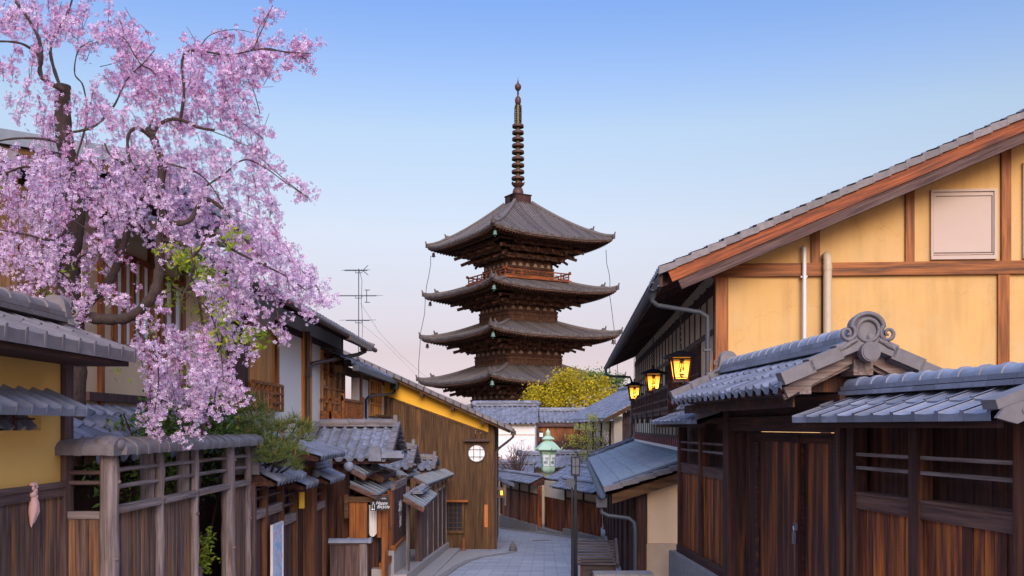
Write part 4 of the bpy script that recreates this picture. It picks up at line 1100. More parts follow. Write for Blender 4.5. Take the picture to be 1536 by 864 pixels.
# barred window low down
mb = M(ch); mb.box(2.12, 2.78, -.045, -.02, -3.60, -2.62); lw_ = mb.build('window', 'window_dark', ch)
mb = M(ch)
for i in range(5): x = 2.16+i*.145; mb.box(x-.008, x+.008, -.06, -.047, -3.6, -2.62)
for i in range(6): z = -3.5+i*.17; mb.box(2.12, 2.78, -.058, -.046, z-.008, z+.008)
mb.box(2.05, 2.86, -.10, -.015, -3.70, -3.60); mb.box(2.06, 2.13, -.09, -.02, -3.6, -2.6); mb.box(2.77, 2.85, -.09, -.02, -3.6, -2.6); mb.build('window_bars', 'brown_wood_z', lw_)
mb = M(ch); mb.beam((2.0, -.14, -2.57), (2.98, -.14, -2.57), .26, .07); mb.build('window_hood', 'orange_wood_x', ch)
mb = MB(); mb.box(-.06, .06, -.03, 0, -.39, .39); o = mb.build('wall_sign', 'orange_board'); o.location = (CX0+3.60, CD-.02, -3.10)
tag(o, 'narrow orange name board fixed upright on brown plank wall', 'sign')
# dark ridge roof of the house behind
bh_ = thing('rear_house', 'brown-edged roof of a house rising just behind the corner house', 'house', (-4.6, 43, G(43)), 0)
mb = M(bh_); f2 = lambda x: 2.07 - .431*x
mb.prism([(-1.6, f2(-1.6)-.16), (2.62, f2(2.62)-.16), (2.62, f2(2.62)), (-1.6, f2(-1.6))], 0, 7, 'y'); mb.build('roof', 'roof_tile_brown', bh_)
mb = M(bh_); mb.prism([(-.8, -6), (1.8, -6), (1.8, f2(1.8)-.17), (-.8, f2(-.8)-.17)], .5, 6.5, 'y'); mb.build('wall', 'brown_wood_z', bh_)
mb = M(bh_); mb.ball((2.58, .0, f2(2.58)-.04), .14, 10); mb.build('eave_tile', 'roof_tile_brown', bh_)
# small porch with a lit lamp behind the corner
po = thing('wooden_porch', 'small wooden porch with tiled lean-to just past the corner house', 'porch', (-.95, 38, G(38)), 0)
mb = M(po); mb.box(.0, .66, .0, .1, -2.64, -2.51); mb.box(.0, .66, .0, .1, -2.93, -2.81); mb.build('beam', 'grey_wood_x', po)
mb = M(po); mb.box(.60, .71, -.02, .12, -3.25, -2.4); mb.build('bracket_post', 'grey_wood_z', po)
mb = M(po); mb.box(-.4, .15, .3, 4, -5.2, -2.6); mb.build('wall', 'dark_wood_z', po)
mb = M(po); tile_slope(mb, (1.02, -.1, -2.50), (1.02, 2, -2.50), (.0, -.1, -2.05), (.0, 2, -2.05), .28, .25, .04, .025, .06, 4); mb.build('roof', 'roof_tile_brown', po)
la = MB(); la.box(-.05, .05, -.05, .05, -.09, .09); o = la.build('porch_lamp', 'porch_bulb'); o.location = (-.43, 37.92, -2.73); tag(o, 'small lit yellow lamp hanging in the wooden porch', 'lamp')

# ------------------------------------------------------------------ left: the long upper-storey house (facade X = -4.9)
FX = -4.9
lh = thing('townhouse', 'long two-storey townhouse with white plaster walls behind the cherry tree', 'house', (FX, 10, G(10)), R(90))
def lb(name, mat, x0, x1, y0, y1, z0, z1, par=None, label=None):
    mb = M(lh); mb.box(x0, x1, y0, y1, z0, z1); return mb.build(name, mat, par or lh, label)
dl = lambda p: dpl(p, FX)-10                      # column -> local x
lb('wall', 'peach_plaster', .5, dl(350), 0, .2, -3, 2.7)
lb('wall', 'white_plaster', dl(350), 16.6, .0, .2, -3, 2.7)
mb = M(lh)
for i in range(26): mb.box(.5+.006*(i%3), .7, .02+i*.24, .25+i*.24, -3, 2.55 + max(0, min(i*.24, 6.8-i*.24))*.42)
mb.build('end_wall', 'brown_wood_z', lh)
for a, b in ((146, 151), (221, 227), (236, 243), (269, 274), (345, 352)):
    lb('post', 'orange_wood_z', dl(a), dl(b), -.05, .02, .1, 2.5)
for a, b, z0, z1 in ((168, 194, 1.02, 2.12), (196, 221, 1.02, 2.12), (243, 269, 1.0, 2.05)):
    wn = lb('window', 'paper_white', dl(a), dl(b), -.015, .01, z0, z1)
    mb = M(lh)
    for x in (dl(a), (dl(a)+dl(b))/2, dl(b)): mb.box(x-.03, x+.03, -.06, -.017, z0, z1)
    for z in (z0-.05, z1): mb.box(dl(a)-.04, dl(b)+.04, -.07, -.016, z, z+.06)
    mb.build('window_frame', 'orange_wood_z', wn)
lb('ledge', 'purple_wood_z', .5, dl(350), -.08, .03, .30, .40)
mb = M(lh); planks(mb, dl(338), dl(364), -.08, -.2, 2.2, .2, .04); mb.build('shutter_box', 'dark_wood_z', lh)
mb = M(lh); planks(mb, dl(366), dl(410), -.03, .75, 1.85, .13, .03, .004); sh_ = mb.build('shutter', 'gold_wood_z', lh)
mb = M(lh); mb.box(dl(364), dl(366.5), -.1, .02, .3, 2.0); mb.box(dl(409), dl(412), -.1, .02, .3, 2.0); mb.box(dl(364), dl(412), -.1, .02, 1.84, 1.93); mb.build('shutter_frame', 'orange_wood_z', sh_)
mb = M(lh); xa_, xb_ = dl(365), dl(411)
mb.box(xa_, xb_, -.20, -.14, .80, .86); mb.box(xa_, xb_, -.20, -.14, .30, .36)
for i in range(8): x = xa_+(xb_-xa_)*i/7; mb.box(x-.03, x+.03, -.20, -.15, .32, .84)
for z in (.48, .66): mb.box(xa_, xb_, -.19, -.155, z-.025, z+.025)
mb.build('railing', 'orange_wood_x', lh)
lb('corner_post', 'gold_wood_z', dl(452), dl(464.5), -.06, .03, -.5, 2.2)
lb('lintel', 'purple_wood_z', dl(412), 16.5, -.03, .01, 2.05, 2.2)
# lattice window and little balcony
wn = lb('window', 'window_sky', dl(481), dl(514), -.02, .01, .25, 1.92)
mb = M(lh); xa_, xb_ = dl(481), dl(514)
for i in range(5): x = xa_+(xb_-xa_)*i/4; k = .05 if i in (0, 2, 4) else .022; mb.box(x-k, x+k, -.07, -.022, .25, 1.95)
for z in (.25, .62, 1.0, 1.38, 1.75, 1.92): mb.box(xa_, xb_, -.065, -.022, z, z+.05)
mb.build('lattice', 'gold_wood_z', wn)
mb = M(lh); xa_, xb_ = dl(479), 16.55
mb.box(xa_, xb_, -.62, -.56, .66, .73); mb.box(xa_, xb_, -.62, -.55, .12, .19); mb.box(xa_, xb_, -.6, -.0, .04, .118)
for i in range(19): x = xa_+(xb_-xa_)*i/18; mb.box(x-.025, x+.025, -.61, -.57, .19, .66)
for y in (-.6, -.3): mb.box(xa_, xa_+.05, y, y+.05, .15, .8)
mb.box(xa_, xa_+.05, -.6, -.02, .66, .72); mb.box(xa_, xa_+.06, -.63, -.55, .0, .85); mb.box(xb_-.06, xb_, -.63, -.55, .0, .85)
mb.box(xa_, xa_+.03, -.58, -.02, .2, .4); mb.build('balcony', 'orange_wood_x', lh)
# roof
EX = -.80; ez = 2.33
mb = M(lh); tile_slope(mb, (.3, EX, ez), (17.2, EX, ez), (.3, 3.4, ez+1.78), (17.2, 3.4, ez+1.78), .30, .30, .05, .03, .07, 5)
mb.quad((17.2, 7.6, ez), (.3, 7.6, ez), (.3, 3.4, ez+1.78), (17.2, 3.4, ez+1.78)); rf = mb.build('roof', 'roof_tile_brown', lh)
mb = M(lh); verge(mb, (17.2, EX, ez+.04), (17.2, 3.4, ez+1.82), .16, .12, .3); mb.build('verge_tiles', 'roof_tile_brown', rf); mb = M(lh); verge(mb, (.3, EX, ez+.04), (.3, 3.4, ez+1.82), .16, .12, .3); mb.build('verge_tiles', 'roof_tile_brown', rf); mb = M(lh); ridge(mb, (.3, 3.4, ez+1.78), (17.2, 3.4, ez+1.78), .4, 3, .07, .13, .35); mb.build('ridge', 'roof_tile_brown', rf)
mb = M(lh)
for i in range(42): mb.beam((.5+i*.4, EX+.03, ez-.09), (.5+i*.4, .2, ez+.33), .06, .08)
mb.quad((.4, EX+.02, ez-.04), (17.1, EX+.02, ez-.04), (17.1, .3, ez+.42), (.4, .3, ez+.42)); mb.build('eave_rafters', 'dark_wood_y', rf)
mb = M(lh); mb.tube([(.35, EX-.05, ez-.07), (17.25, EX-.05, ez-.07)], .07, 8); mb.box(12.6, 16.0, EX-.14, EX-.02, ez-.20, ez-.06); mb.build('gutter', 'pipe_brown', rf)
xd = dl(455)
mb = M(lh); mb.tube([(15.3, EX-.06, ez-.1), (15.3, EX-.06, ez-.26), (15.1, EX+.1, ez-.36), (xd+.4, -.14, ez-.82), (xd+.05, -.10, ez-.95), (xd, -.10, ez-1.1)], .055, 8); mb.tube([(xd, -.10, ez-.1), (xd, -.10, -1.2)], .055, 8); mb.box(xd-.09, xd+.09, -.19, -.02, ez-1.16, ez-.98); mb.box(15.2, 15.42, EX-.16, EX+.06, ez-.24, ez-.08); mb.build('downpipe', 'pipe_brown', lh)
mb = M(lh); mb.prism([(-.02, 1.5), (7.0, 1.5), (3.4, ez+1.7), (-.02, ez+.28)], 16.5, 16.62, 'x'); mb.build('gable_end', 'shed_wood_z', lh)
lb('clerestory', 'paper_white', 16.3, 16.4, -.55, -.1, 1.72, 1.92)
# pent roof over the street side below
mb = M(lh); tile_slope(mb, (-1.4, -1.0, -.28), (6.6, -1.0, -.28), (-1.4, -.02, .22), (6.6, -.02, .22), .27, .25, .06, .03, .08, 6); mb.build('pent_roof', 'roof_tile', lh)
mb = M(lh); ridge(mb, (-1.2, -.95, -.20), (2.6, -.35, .05), .2, 1, .04, .08, .3); mb.build('pent_ridge', 'roof_tile', lh)
lb('lower_wall', 'dark_wood_z', -1.4, 16.6, -.5, -.3, -3.2, -.4)
# the lower house next door (shares the roof plane of the corner house)
l2h = thing('townhouse', 'lower white-walled townhouse with lattice window between two brown roofs', 'house', (-4.45, 26.6, G(27)), R(90))
def b2_(name, mat, x0, x1, y0, y1, z0, z1, par=None):
    mb = M(l2h); mb.box(x0, x1, y0, y1, z0, z1); return mb.build(name, mat, par or l2h)
b2_('wall', 'white_plaster', 0, 5.4, 0, .2, -3.5, 1.6)
b2_('post', 'orange_wood_z', .25, .5, -.05, .02, -.6, 1.6)
wn = b2_('window', 'window_sky', 1.9, 4.4, -.03, .0, .35, 1.45)
mb = M(l2h)
for i in range(6): x = 1.9+2.5*i/5; mb.box(x-.05, x+.05, -.07, -.032, .33, 1.5)
for z in (.33, .7, 1.07, 1.42): mb.box(1.9, 4.4, -.068, -.032, z, z+.06)
mb.build('lattice', 'gold_wood_z', wn)
mb = M(l2h)
mb.box(1.8, 4.9, -.30, -.24, .32, .38); mb.box(1.8, 4.9, -.30, -.24, .0, .06)
for i in range(16): x = 1.8+3.05*i/15; mb.box(x, x+.04, -.29, -.25, .0, .35)
mb.build('railing', 'brown_wood_x', l2h)
mb = M(l2h); mb.box(-2.6, 5.35, -.02, .18, 1.42, 1.62); mb.build('eave_beam', 'brown_wood_x', l2h)
mb = M(l2h); o_ = .46
tile_slope(mb, (-3.2, -.35, 1.66), (5.0, -.35, 1.66), (-3.2, 3.6, 1.66+3.95*o_), (5.0, 3.6, 1.66+3.95*o_), .3, .3, .05, .03, .07, 5); rf = mb.build('roof', 'roof_tile', l2h)
mb = M(l2h); mb.box(-3.0, 5.1, -.52, -.36, 1.44, 1.58); mb.quad((-3.1, -.33, 1.6), (4.9, -.33, 1.6), (4.9, .2, 1.8), (-3.1, .2, 1.8)); mb.build('gutter', 'pipe_grey', rf)
mb = M(l2h); mb.box(4.7, 5.0, -.56, -.3, 1.26, 1.58); mb.tube([(4.85, -.44, 1.3), (4.85, -.44, 1.18), (4.6, -.38, 1.1), (1.2, -.14, .92), (.8, -.10, .8), (.8, -.10, -.9)], .045, 8); mb.build('downpipe', 'black_metal', l2h)
# television aerial
av = thing('tv_antenna', 'thin television aerial mast with three yagi arrays above the roofs', 'antenna', (-5.0, 30, 2.2))
zA = lambda y: (640-y)/F*30-2.2; xA = lambda x: (x-540)/F*30
mb = MB(); mb.tube([(0, 0, -.5), (0, 0, zA(403))], .016, 6); mb.build('mast', 'pipe_grey', av)
for yy, xa_, xb_, nm in ((406, 519, 553, 9), (444, 508, 567, 7), (481, 521, 557, 5)):
    mb = MB(); z = zA(yy); mb.tube([(xA(xa_), 0, z), (xA(xb_), 0, z)], .010, 5)
    for i in range(nm):
        x = xA(xa_)+(xA(xb_)-xA(xa_))*i/(nm-1); l_ = .16 if yy == 406 else .30
        mb.tube([(x-l_*.5, -l_, z-.02), (x+l_*.5, l_, z+.06)], .006, 4)
    if yy == 406:
        for s_ in (-1, 1): mb.tube([(xA(546), 0, z), (xA(553), -.1, z+.12*s_), (xA(555), -.1, z+.16*s_)], .012, 4)
    if yy == 444:
        for zz in (-.22, .18): mb.tube([(xA(550), -.1, z+zz), (xA(556), .1, z+zz+.03)], .012, 4)
        mb.tube([(xA(552), 0, z-.2), (xA(552), 0, z+.2)], .012, 4)
    mb.tube([(xA(535), 0, z), (xA(535), 0, z-.07), (xA(545), 0, z-.07), (xA(545), 0, z)], .011, 4)
    mb.build('array', 'pipe_grey', av)
mb = MB(); mb.tube([(xA(541), 0, zA(406)), (xA(545), 0, zA(420)), (xA(544), 0, zA(450)), (xA(546), 0, zA(490)), (xA(544), 0, zA(530))], .008, 4); mb.build('cable', 'pipe_grey', av)
def wire(label, pts, d0, d1, r=.006):
    n = len(pts); P = [px(x, y, d0+(d1-d0)*i/(n-1)) for i, (x, y) in enumerate(pts)]
    Q = []
    for a, b in zip(P, P[1:]):
        for i in range(4): Q.append(Vector(a).lerp(Vector(b), i/4))
    Q.append(Vector(P[-1])); m = MB(); m.tube(Q, r, 4); tag(m.build('service_wire', 'pipe_grey'), label, 'wire')
wire('faint sagging wire running from the aerial mast down to the roofs', [(541, 455), (570, 500), (600, 532), (640, 566)], 30, 40, .005)
wire('second faint wire below the aerial, nearer the tiled eave', [(541, 485), (575, 513), (622, 560)], 30, 40, .004)
# dark timber house at far left
dh = thing('timber_house', 'dark timber house with grey roof behind the blossoms at far left', 'house', (-9.6, 13, G(13)), 0)
rl = lambda x: 4.48-.16*(x-.0)
mb = M(dh); planks(mb, 0, 3.9, 0, -3, lambda x: rl(x)-.3, .24, .04, .008); mb.box(0, 3.85, .05, 5, -3, 3.4); mb.build('wall', 'dark_wood_z', dh)
mb = M(dh); mb.prism([(-.4, rl(-.4)-.2), (4.7, rl(4.7)-.2), (4.7, rl(4.7)), (-.4, rl(-.4))], -.5, 6, 'y'); mb.build('roof', 'slate_metal', dh)
mb = M(dh); mb.prism([(-.4, rl(-.4)-.36), (4.6, rl(4.6)-.36), (4.6, rl(4.6)-.21), (-.4, rl(-.4)-.21)], -.42, -.36, 'y'); mb.build('bargeboard', 'brown_wood_x', dh)

# ------------------------------------------------------------------ left foreground: ochre wall
yw = thing('garden_wall', 'ochre plastered wall with tiled coping and dark boards, nearest left', 'wall', (-3.9, 8.02, G(8)), R(90))
mb = M(yw); mb.box(-4.2, -2.10, 0, .16, -.52, .62); mb.box(-.40, -.06, 0, .16, -.52, .62); mb.box(-2.10, -.40, 0, .16, -.52, -.03); mb.box(-2.10, -.40, 0, .16, .24, .62); mb.build('plaster', 'ochre_plaster', yw)
mb = M(yw); mb.box(-.075, .06, -.05, .18, -2.5, .66); mb.build('post', 'shed_wood_z', yw)
mb = M(yw); mb.box(-4.2, -.07, -.05, .03, -.52, -.475); mb.box(-4.2, -.07, -.03, .03, -.60, -.522); mb.build('middle_rail', 'shed_wood_x', yw)
mb = M(yw); planks(mb, -4.2, -.08, .01, -2.5, -.60, .20, .03, .005, .005); mb.build('board_panel', 'plank_wood_z', yw)
mb = M(yw); tile_slope(mb, (-4.2, -.50, .66), (.28, -.50, .66), (-4.2, .12, .90), (.28, .12, .90), .27, .32, .026, .016, .10, 8, .002, True)
tile_slope(mb, (.28, .74, .66), (-4.2, .74, .66), (.28, .12, .90), (-4.2, .12, .90), .27, .32, .026, .016, .06, 4, .002, True); rf = mb.build('roof', 'roof_tile_brown', yw)
mb = M(yw); ridge(mb, (-4.2, .12, .91), (.10, .12, .91), .26, 2, .05, .085, .29, .014); mb.build('ridge', 'roof_tile_brown', rf)
ornament(yw, .14, .12, .98, .34, .30, rf, 1, 'roof_tile_brown', False)
mb = M(yw); mb.box(-4.2, .24, -.46, .0, .54, .585); mb.box(-4.2, .2, -.2, .2, .585, .66); mb.build('eave_board', 'dark_wood_x', rf)
# little roofed opening in the wall
mb = M(yw); mb.box(-2.10, -.62, .13, .15, -.03, .24); nb = mb.build('niche_back', 'dark_wood_z', yw)
mb = M(yw); tile_slope(mb, (-2.3, -.36, .13), (-.36, -.36, .13), (-2.3, -.02, .30), (-.36, -.02, .30), .22, .30, .026, .016, .06, 8, .002, True); mb.build('niche_roof', 'roof_tile', yw)
mb = M(yw); tile_slope(mb, (-2.1, .02, -.02), (-.46, .02, -.02), (-2.1, .12, .10), (-.46, .12, .10), .16, .12, .03, .01, .02, 6); mb.build('niche_tiles', 'roof_tile', yw)
mb = M(yw)
for x in (-1.9, -1.3, -.78): mb.box(x-.012, x+.012, .0, .024, -.03, .13)
mb.box(-2.1, -.5, .0, .02, .055, .07); mb.build('niche_bars', 'dark_wood_z', yw)
# knotted cloth hanging on the boards
kc = MB(); dK = 7.43
for i, (dx, dz, r_) in enumerate(((-.02, .15, .026), (.015, .155, .024), (-.03, .125, .028), (.03, .135, .024), (.0, .105, .034), (.02, .09, .026), (-.015, .075, .034), (.01, .055, .032))): kc.ball((dx, -.02, dz), r_, 10, .8)
for s_, L_, w0 in ((-1, -.19, .045), (1, -.165, .035)):
    x0 = -.012 if s_ < 0 else .022
    kc.tube([(x0*.3, -.02, .06), (x0+.004, -.025, .0), (x0+s_*.012+.01, -.022, -.07), (x0+s_*.01, -.015, L_+.03), (x0-.002, -.01, L_)], [.02, w0*.8, w0*.75, w0*.3, .004], 8)
o = kc.build('cloth_knot', 'cloth_pink'); o.location = (-3.935+.05, dK, -.62); o.rotation_euler = (0, 0, R(90)); tag(o, 'pale pink knotted cloth hanging on the dark boards of the ochre wall', 'cloth')

# ------------------------------------------------------------------ left: log-post fence
lf = thing('log_fence', 'weathered log-post fence with rounded tile coping and open slats', 'fence', (-3.5, 8.0, G(8)), R(90))
def logpost(x, r0, r1, zt2=-.22, y=0):
    mb = M(lf); n = 12; P = []; Rr = []
    for i in range(n):
        t = i/(n-1); P.append((x+.006*math.sin(i*1.9+x), y+.006*math.cos(i*2.3), -2.7+(zt2+2.7)*t)); Rr.append(r0+(r1-r0)*t+.004*math.sin(i*2.7+x*5))
    mb.tube(P, Rr, 14)
    for i in range(4):
        z = -2.2+i*.55+.17*math.sin(x*7+i*3); a = -1.2+math.sin(x*3+i*2)*1.0
        cx_, cy_ = x+math.cos(a)*r0*.93, y+math.sin(a)*r0*.93; mb.ball((cx_, cy_, z), .022, 8)
        mb.tube([(cx_+math.cos(a)*.012, cy_+math.sin(a)*.012, z), (cx_+math.cos(a)*.02, cy_+math.sin(a)*.02, z)], [.015, .010], 8)
    mb.build('post', 'grey_wood_z', lf)
PXS = [(.0, .082), (1.13, .05), (2.14, .05), (3.34, .085), (4.18, .045)]
for x, r_ in PXS: logpost(x, r_, r_*.95)
for x in (1.08, 2.06): logpost(x-.0, .07, .068, -.22, .10)
for (a, _), (b, _) in zip(PXS, PXS[1:]):
    for z in (-.385, -.535):
        mb = M(lf); mb.tube([(a, 0, z), ((a+b)/2, .0, z+.006), (b, 0, z)], .021, 8); mb.build('slat', 'grey_wood_x', lf)
    mb = M(lf); mb.box(a+.05, b-.03, -.045, .045, -.765, -.70); mb.build('middle_rail', 'grey_wood_x', lf)
    if a != 2.14:
        mb = M(lf); planks(mb, a+.04, b-.03, .03, -2.7, -.765, .12, .02, .005, .006); mb.build('board_panel', 'plank_wood_z', lf)
# return panel to the ochre wall
for z in (-.40, -.49): 
    mb = M(lf); mb.tube([(0, 0, z), (.02, .40, z)], .02, 8); mb.build('slat', 'shed_wood_y', lf)
mb = M(lf); mb.box(-.03, .03, .05, .40, -.80, -.735); mb.build('middle_rail', 'grey_wood_y', lf)
mb = M(lf)
for i in range(3): mb.box(-.01, .015, .07+i*.11, .175+i*.11, -2.7, -.80)
mb.build('board_panel', 'plank_wood_z', lf)
# rounded coping
mb = M(lf)
def coping(p0, p1, n):
    p0, p1 = Vector(p0), Vector(p1)
    for i in range(n):
        a, b = p0.lerp(p1, i/n), p0.lerp(p1, (i+1)/n); d = (b-a).normalized(); sx = d.cross(Vector((0, 0, 1)))
        for (s0, s1, r_) in ((0, .82, .0), (.80, 1.02, .014)):
            vs = []
            for q in (a.lerp(b, s0), a.lerp(b, s1)):
                for (o_, z) in ((-.15, -.045), (-.155, .02), (-.12, .055), (-.06, .085), (0, .095), (.06, .085), (.12, .055), (.155, .02), (.15, -.045)):
                    vs.append(q + sx*(o_*(1+r_*4)) + Vector((0, 0, z+r_*(1 if z > 0 else -.3))))
            mb.add(vs, [(k, k+1, 10+k, 9+k) for k in range(8)], True); mb.add(vs[:9], [tuple(range(8, -1, -1))]); mb.add(vs[9:], [tuple(range(9))])
coping((.0, .0, -.20), (4.35, 0, -.20), 17)
coping((.0, .46, -.20), (.0, -.10, -.20), 2); mb.ball((0, 0, -.16), .14, 12, .6)
mb.build('coping', 'roof_tile_brown', lf)
# picket seen through the open bay
pk = thing('picket_screen', 'short pale picket ends inside the open bay of the log fence', 'fence', (-3.75, 10.4, G(10)), R(90))
for i in range(6):
    mb = M(pk); mb.tube([(i*.12, 0, -2.7), (i*.12, 0, -1.66+.02*math.sin(i*2))], .045, 8); mb.build('picket', 'grey_wood_z', pk)
bs = thing('board_screen', 'dark board screen behind the open bay of the log fence', 'fence', (-4.3, 8.2, G(8)), R(90))
mb = M(bs); planks(mb, 0, 4.4, 0, -2.7, -.62, .18, .03, .004); mb.build('board_panel', 'dark_wood_z', bs)
for z in (-1.1, -1.75):
    mb = M(bs); mb.tube([(0, -.04, z), (4.4, -.04, z)], .018, 6); mb.build('rail', 'shed_wood_x', bs)
# ------------------------------------------------------------------ left: fences, gates and shop fronts down the street
SX = -3.5
def seam(t): return lambda name, mat, x0, x1, y0, y1, z0, z1, par=None: _bx(t, name, mat, x0, x1, y0, y1, z0, z1, par)
def _bx(t, name, mat, x0, x1, y0, y1, z0, z1, par):
    mb = M(t); mb.box(x0, x1, y0, y1, z0, z1); return mb.build(name, mat, par or t)
def small_roof(t, x0, x1, ye, yr, ze, zr, orn=.3, both=True, disc=False, lay=3):
    yb = 2*yr-ye; mb = M(t)
    tile_slope(mb, (x0, ye, ze), (x1, ye, ze), (x0, yr, zr), (x1, yr, zr), .20, .30, .042, .010, .055, 8, .002)
    tile_slope(mb, (x1, yb, ze), (x0, yb, ze), (x1, yr, zr), (x0, yr, zr), .22, .24, .04, .022, .05, 4, .003)
    rf = mb.build('roof', 'roof_tile', t)
    mb = M(t); ridge(mb, (x0+.08, yr, zr), (x1-.08, yr, zr), .26, lay, .055, .075, .25, .012); mb.build('ridge', 'roof_tile_pale', rf)
    mb = M(t); mb.prism([(ye+.05, ze-.06), (yb-.05, ze-.06), (yb-.05, ze-.02), (yr, zr-.04), (ye+.05, ze-.02)], x0+.04, x1-.04, 'x'); mb.build('eave_board', 'dark_wood_x', rf)
    for x, fc in ((x0, -1), (x1, 1)):
        if fc == 1 and not both: continue
        mb = M(t); n = 12; w_ = orn
        hh = zr+.06+lay*.05
        prof = [(yr-w_*.5, zr-.12), (yr-w_*.48, hh-.02)] + [(yr+w_*.44*math.cos(math.pi-math.pi*i/n), hh+w_*.42*math.sin(math.pi*i/n)) for i in range(n+1)] + [(yr+w_*.48, hh-.02), (yr+w_*.5, zr-.12)]
        mb.prism(prof, x-.03, x+.05, 'x')
        mb.tube([(x+fc*.05-.0, yr+w_*.3*math.cos(a), hh+w_*.28*math.sin(a)) for a in [2*math.pi*i/14 for i in range(15)]], .018, 6)
        mb.build('ridge_ornament', 'verge_tile', rf)
    return rf
def small_panel(t, x0, x1, z_rail, z_top, zb=-3.6, wood='purple_wood_z', nslat=2):
    for k in range(nslat):
        z = z_rail+.10+(z_top-z_rail-.12)*(k+.4)/nslat; mb = M(t); mb.box(x0, x1, -.03, .01, z-.016, z+.016); mb.build('slat', 'shed_wood_x', t)
    mb = M(t); mb.box(x0, x1, -.05, .04, z_rail-.13, z_rail); mb.build('middle_rail', 'grey_wood_x', t)
    mb = M(t); planks(mb, x0, x1, .02, zb, z_rail-.132, .10, .02, .004, .003); mb.build('board_panel', wood, t)
fc = thing('board_fence', 'reddish board fence with two small tiled roofs stepping down, beyond the log fence', 'fence', (SX, 12.35, G(12.5)), R(90))
PS = [.02, .62, 1.53, 2.42]
for x in PS:
    mb = M(fc); mb.box(x-.04, x+.04, -.055, .05, -3.4, -.78 if x < 2 else -.95); mb.build('post', 'tan_wood_z' if x > .1 else 'shed_wood_z', fc)
small_panel(fc, .08, .56, -1.13, -.76); small_panel(fc, .68, 1.47, -1.13, -.76); small_panel(fc, 1.59, 2.36, -1.37, -.95)
small_roof(fc, -.05, 1.66, -.36, .05, -.74, -.52, .36)
small_roof(fc, 1.68, 2.58, -.36, .05, -.90, -.72, .30, lay=2)
ps = MB(); ps.box(0, .56, -.012, .012, -.65, .55); o = ps.build('poster_board', 'poster_print'); o.location = (SX+.12, 12.95, -1.96); o.rotation_euler = (R(0), R(0), R(90))
tag(o, 'tall pale blue poster board standing against the reddish fence', 'poster')
mb = MB(); mb.box(-.022, .585, -.02, .016, .55, .575); mb.box(-.022, 0, -.02, .016, -.65, .55); mb.box(.56, .582, -.02, .016, -.65, .55); mb.build('poster_frame', 'pipe_white', o)
yt = MB(); yt.box(0, .10, -.01, .01, -.13, .13); yt.box(.108, .17, .0, .012, -.14, .12); o = yt.build('paper_notice', 'yellow_paper'); o.location = (SX+.10, 14.72, -1.18); o.rotation_euler = (0, 0, R(75)); tag(o, 'small yellow paper notice pinned beside the gate post', 'notice')

gc = thing('roofed_gate', 'narrow street gate with tall brown post under a tiled roof, behind the pine sprays', 'gate', (SX, 14.85, G(15)), R(90))
B = seam(gc)
mb = M(gc); planks(mb, .0, 1.0, .12, -3.5, -.6, .17, .03); mb.build('door_leaf', 'dark_wood_z', gc)
B('post', 'tan_wood_z', 1.0, 1.20, -.10, .10, -3.5, -.55); B('post', 'tan_wood_z', 2.15, 2.27, -.06, .06, -3.5, -.9)
B('lintel', 'dark_wood_x', -.1, 1.9, -.06, .08, -.66, -.52)
small_panel(gc, 1.22, 2.13, -1.36, -.98)
mb = M(gc); tile_slope(mb, (-.65, -.55, -.46), (1.75, -.55, -.46), (-.65, .25, -.21), (1.75, .25, -.21), .20, .30, .042, .010, .055, 8, .002); tile_slope(mb, (1.75, 1.0, -.46), (-.65, 1.0, -.46), (1.75, .25, -.21), (-.65, .25, -.21), .22, .24, .04, .022, .055, 4); rf = mb.build('roof', 'roof_tile', gc)
mb = M(gc); ridge(mb, (-.6, .25, -.2), (1.7, .25, -.2), .26, 1, .04, .07, .25); mb.build('ridge', 'roof_tile_pale', rf)
mb = M(gc); mb.prism([(-.5, -.53), (.9, -.53), (.9, -.47), (.25, -.24), (-.5, -.47)], -.6, 1.7, 'x'); mb.build('eave_board', 'dark_wood_x', rf)
small_roof(gc, 1.05, 2.4, -.36, .04, -.94, -.74, .34)
mb = M(gc); mb.ball((.98, -.12, -.80), .085, 14); mb.build('round_tile_end', 'verge_tile', rf)

# low wall and hut in the little forecourt
le = thing('low_wall', 'low dark board wall capped with round grey tiles, across the forecourt', 'wall', (-3.42, 17.3, G(17)), 0)
B = seam(le)
mb = M(le); planks(mb, .0, .55, .0, -3.6, -2.22, .14, .03); mb.build('board_panel', 'shed_wood_z', le)
B('post', 'grey_wood_z', .56, .70, -.06, .08, -3.6, -2.2); B('rail', 'shed_wood_x', 0, .7, -.05, .06, -2.215, -2.17)
mb = M(le); ridge(mb, (-.02, .0, -2.17), (.78, .0, -2.17), .2, 0, .04, .085, .38, .014); mb.build('coping', 'roof_tile_pale', le)
ht = thing('wooden_hut', 'small plank hut with brown door and black metal eave behind the low wall', 'hut', (-3.9, 18.6, G(18.6)), 0)
B = seam(ht)
mb = M(ht); planks(mb, .1, .75, .0, -3.4, -1.15, .13, .03, .006, .004); mb.build('door', 'tan_wood_z', ht, 'weathered brown plank door')
B('wall', 'shed_wood_z', -.3, .09, -.02, .8, -3.4, -.9); B('wall', 'shed_wood_z', .76, .98, -.05, .8, -3.4, -.9); B('lintel', 'cream_plaster', .0, .98, -.03, .05, -1.13, -.98)
mb = M(ht); mb.add([(-.3, -.35, -.93), (1.0, -.35, -.93), (1.0, .8, -.72), (-.3, .8, -.72), (-.3, -.35, -.97), (1.0, -.35, -.97), (1.0, .8, -.76), (-.3, .8, -.76)], [(0, 1, 2, 3), (7, 6, 5, 4), (0, 4, 5, 1), (1, 5, 6, 2), (3, 2, 6, 7), (0, 3, 7, 4)]); mb.build('roof', 'black_metal', ht)
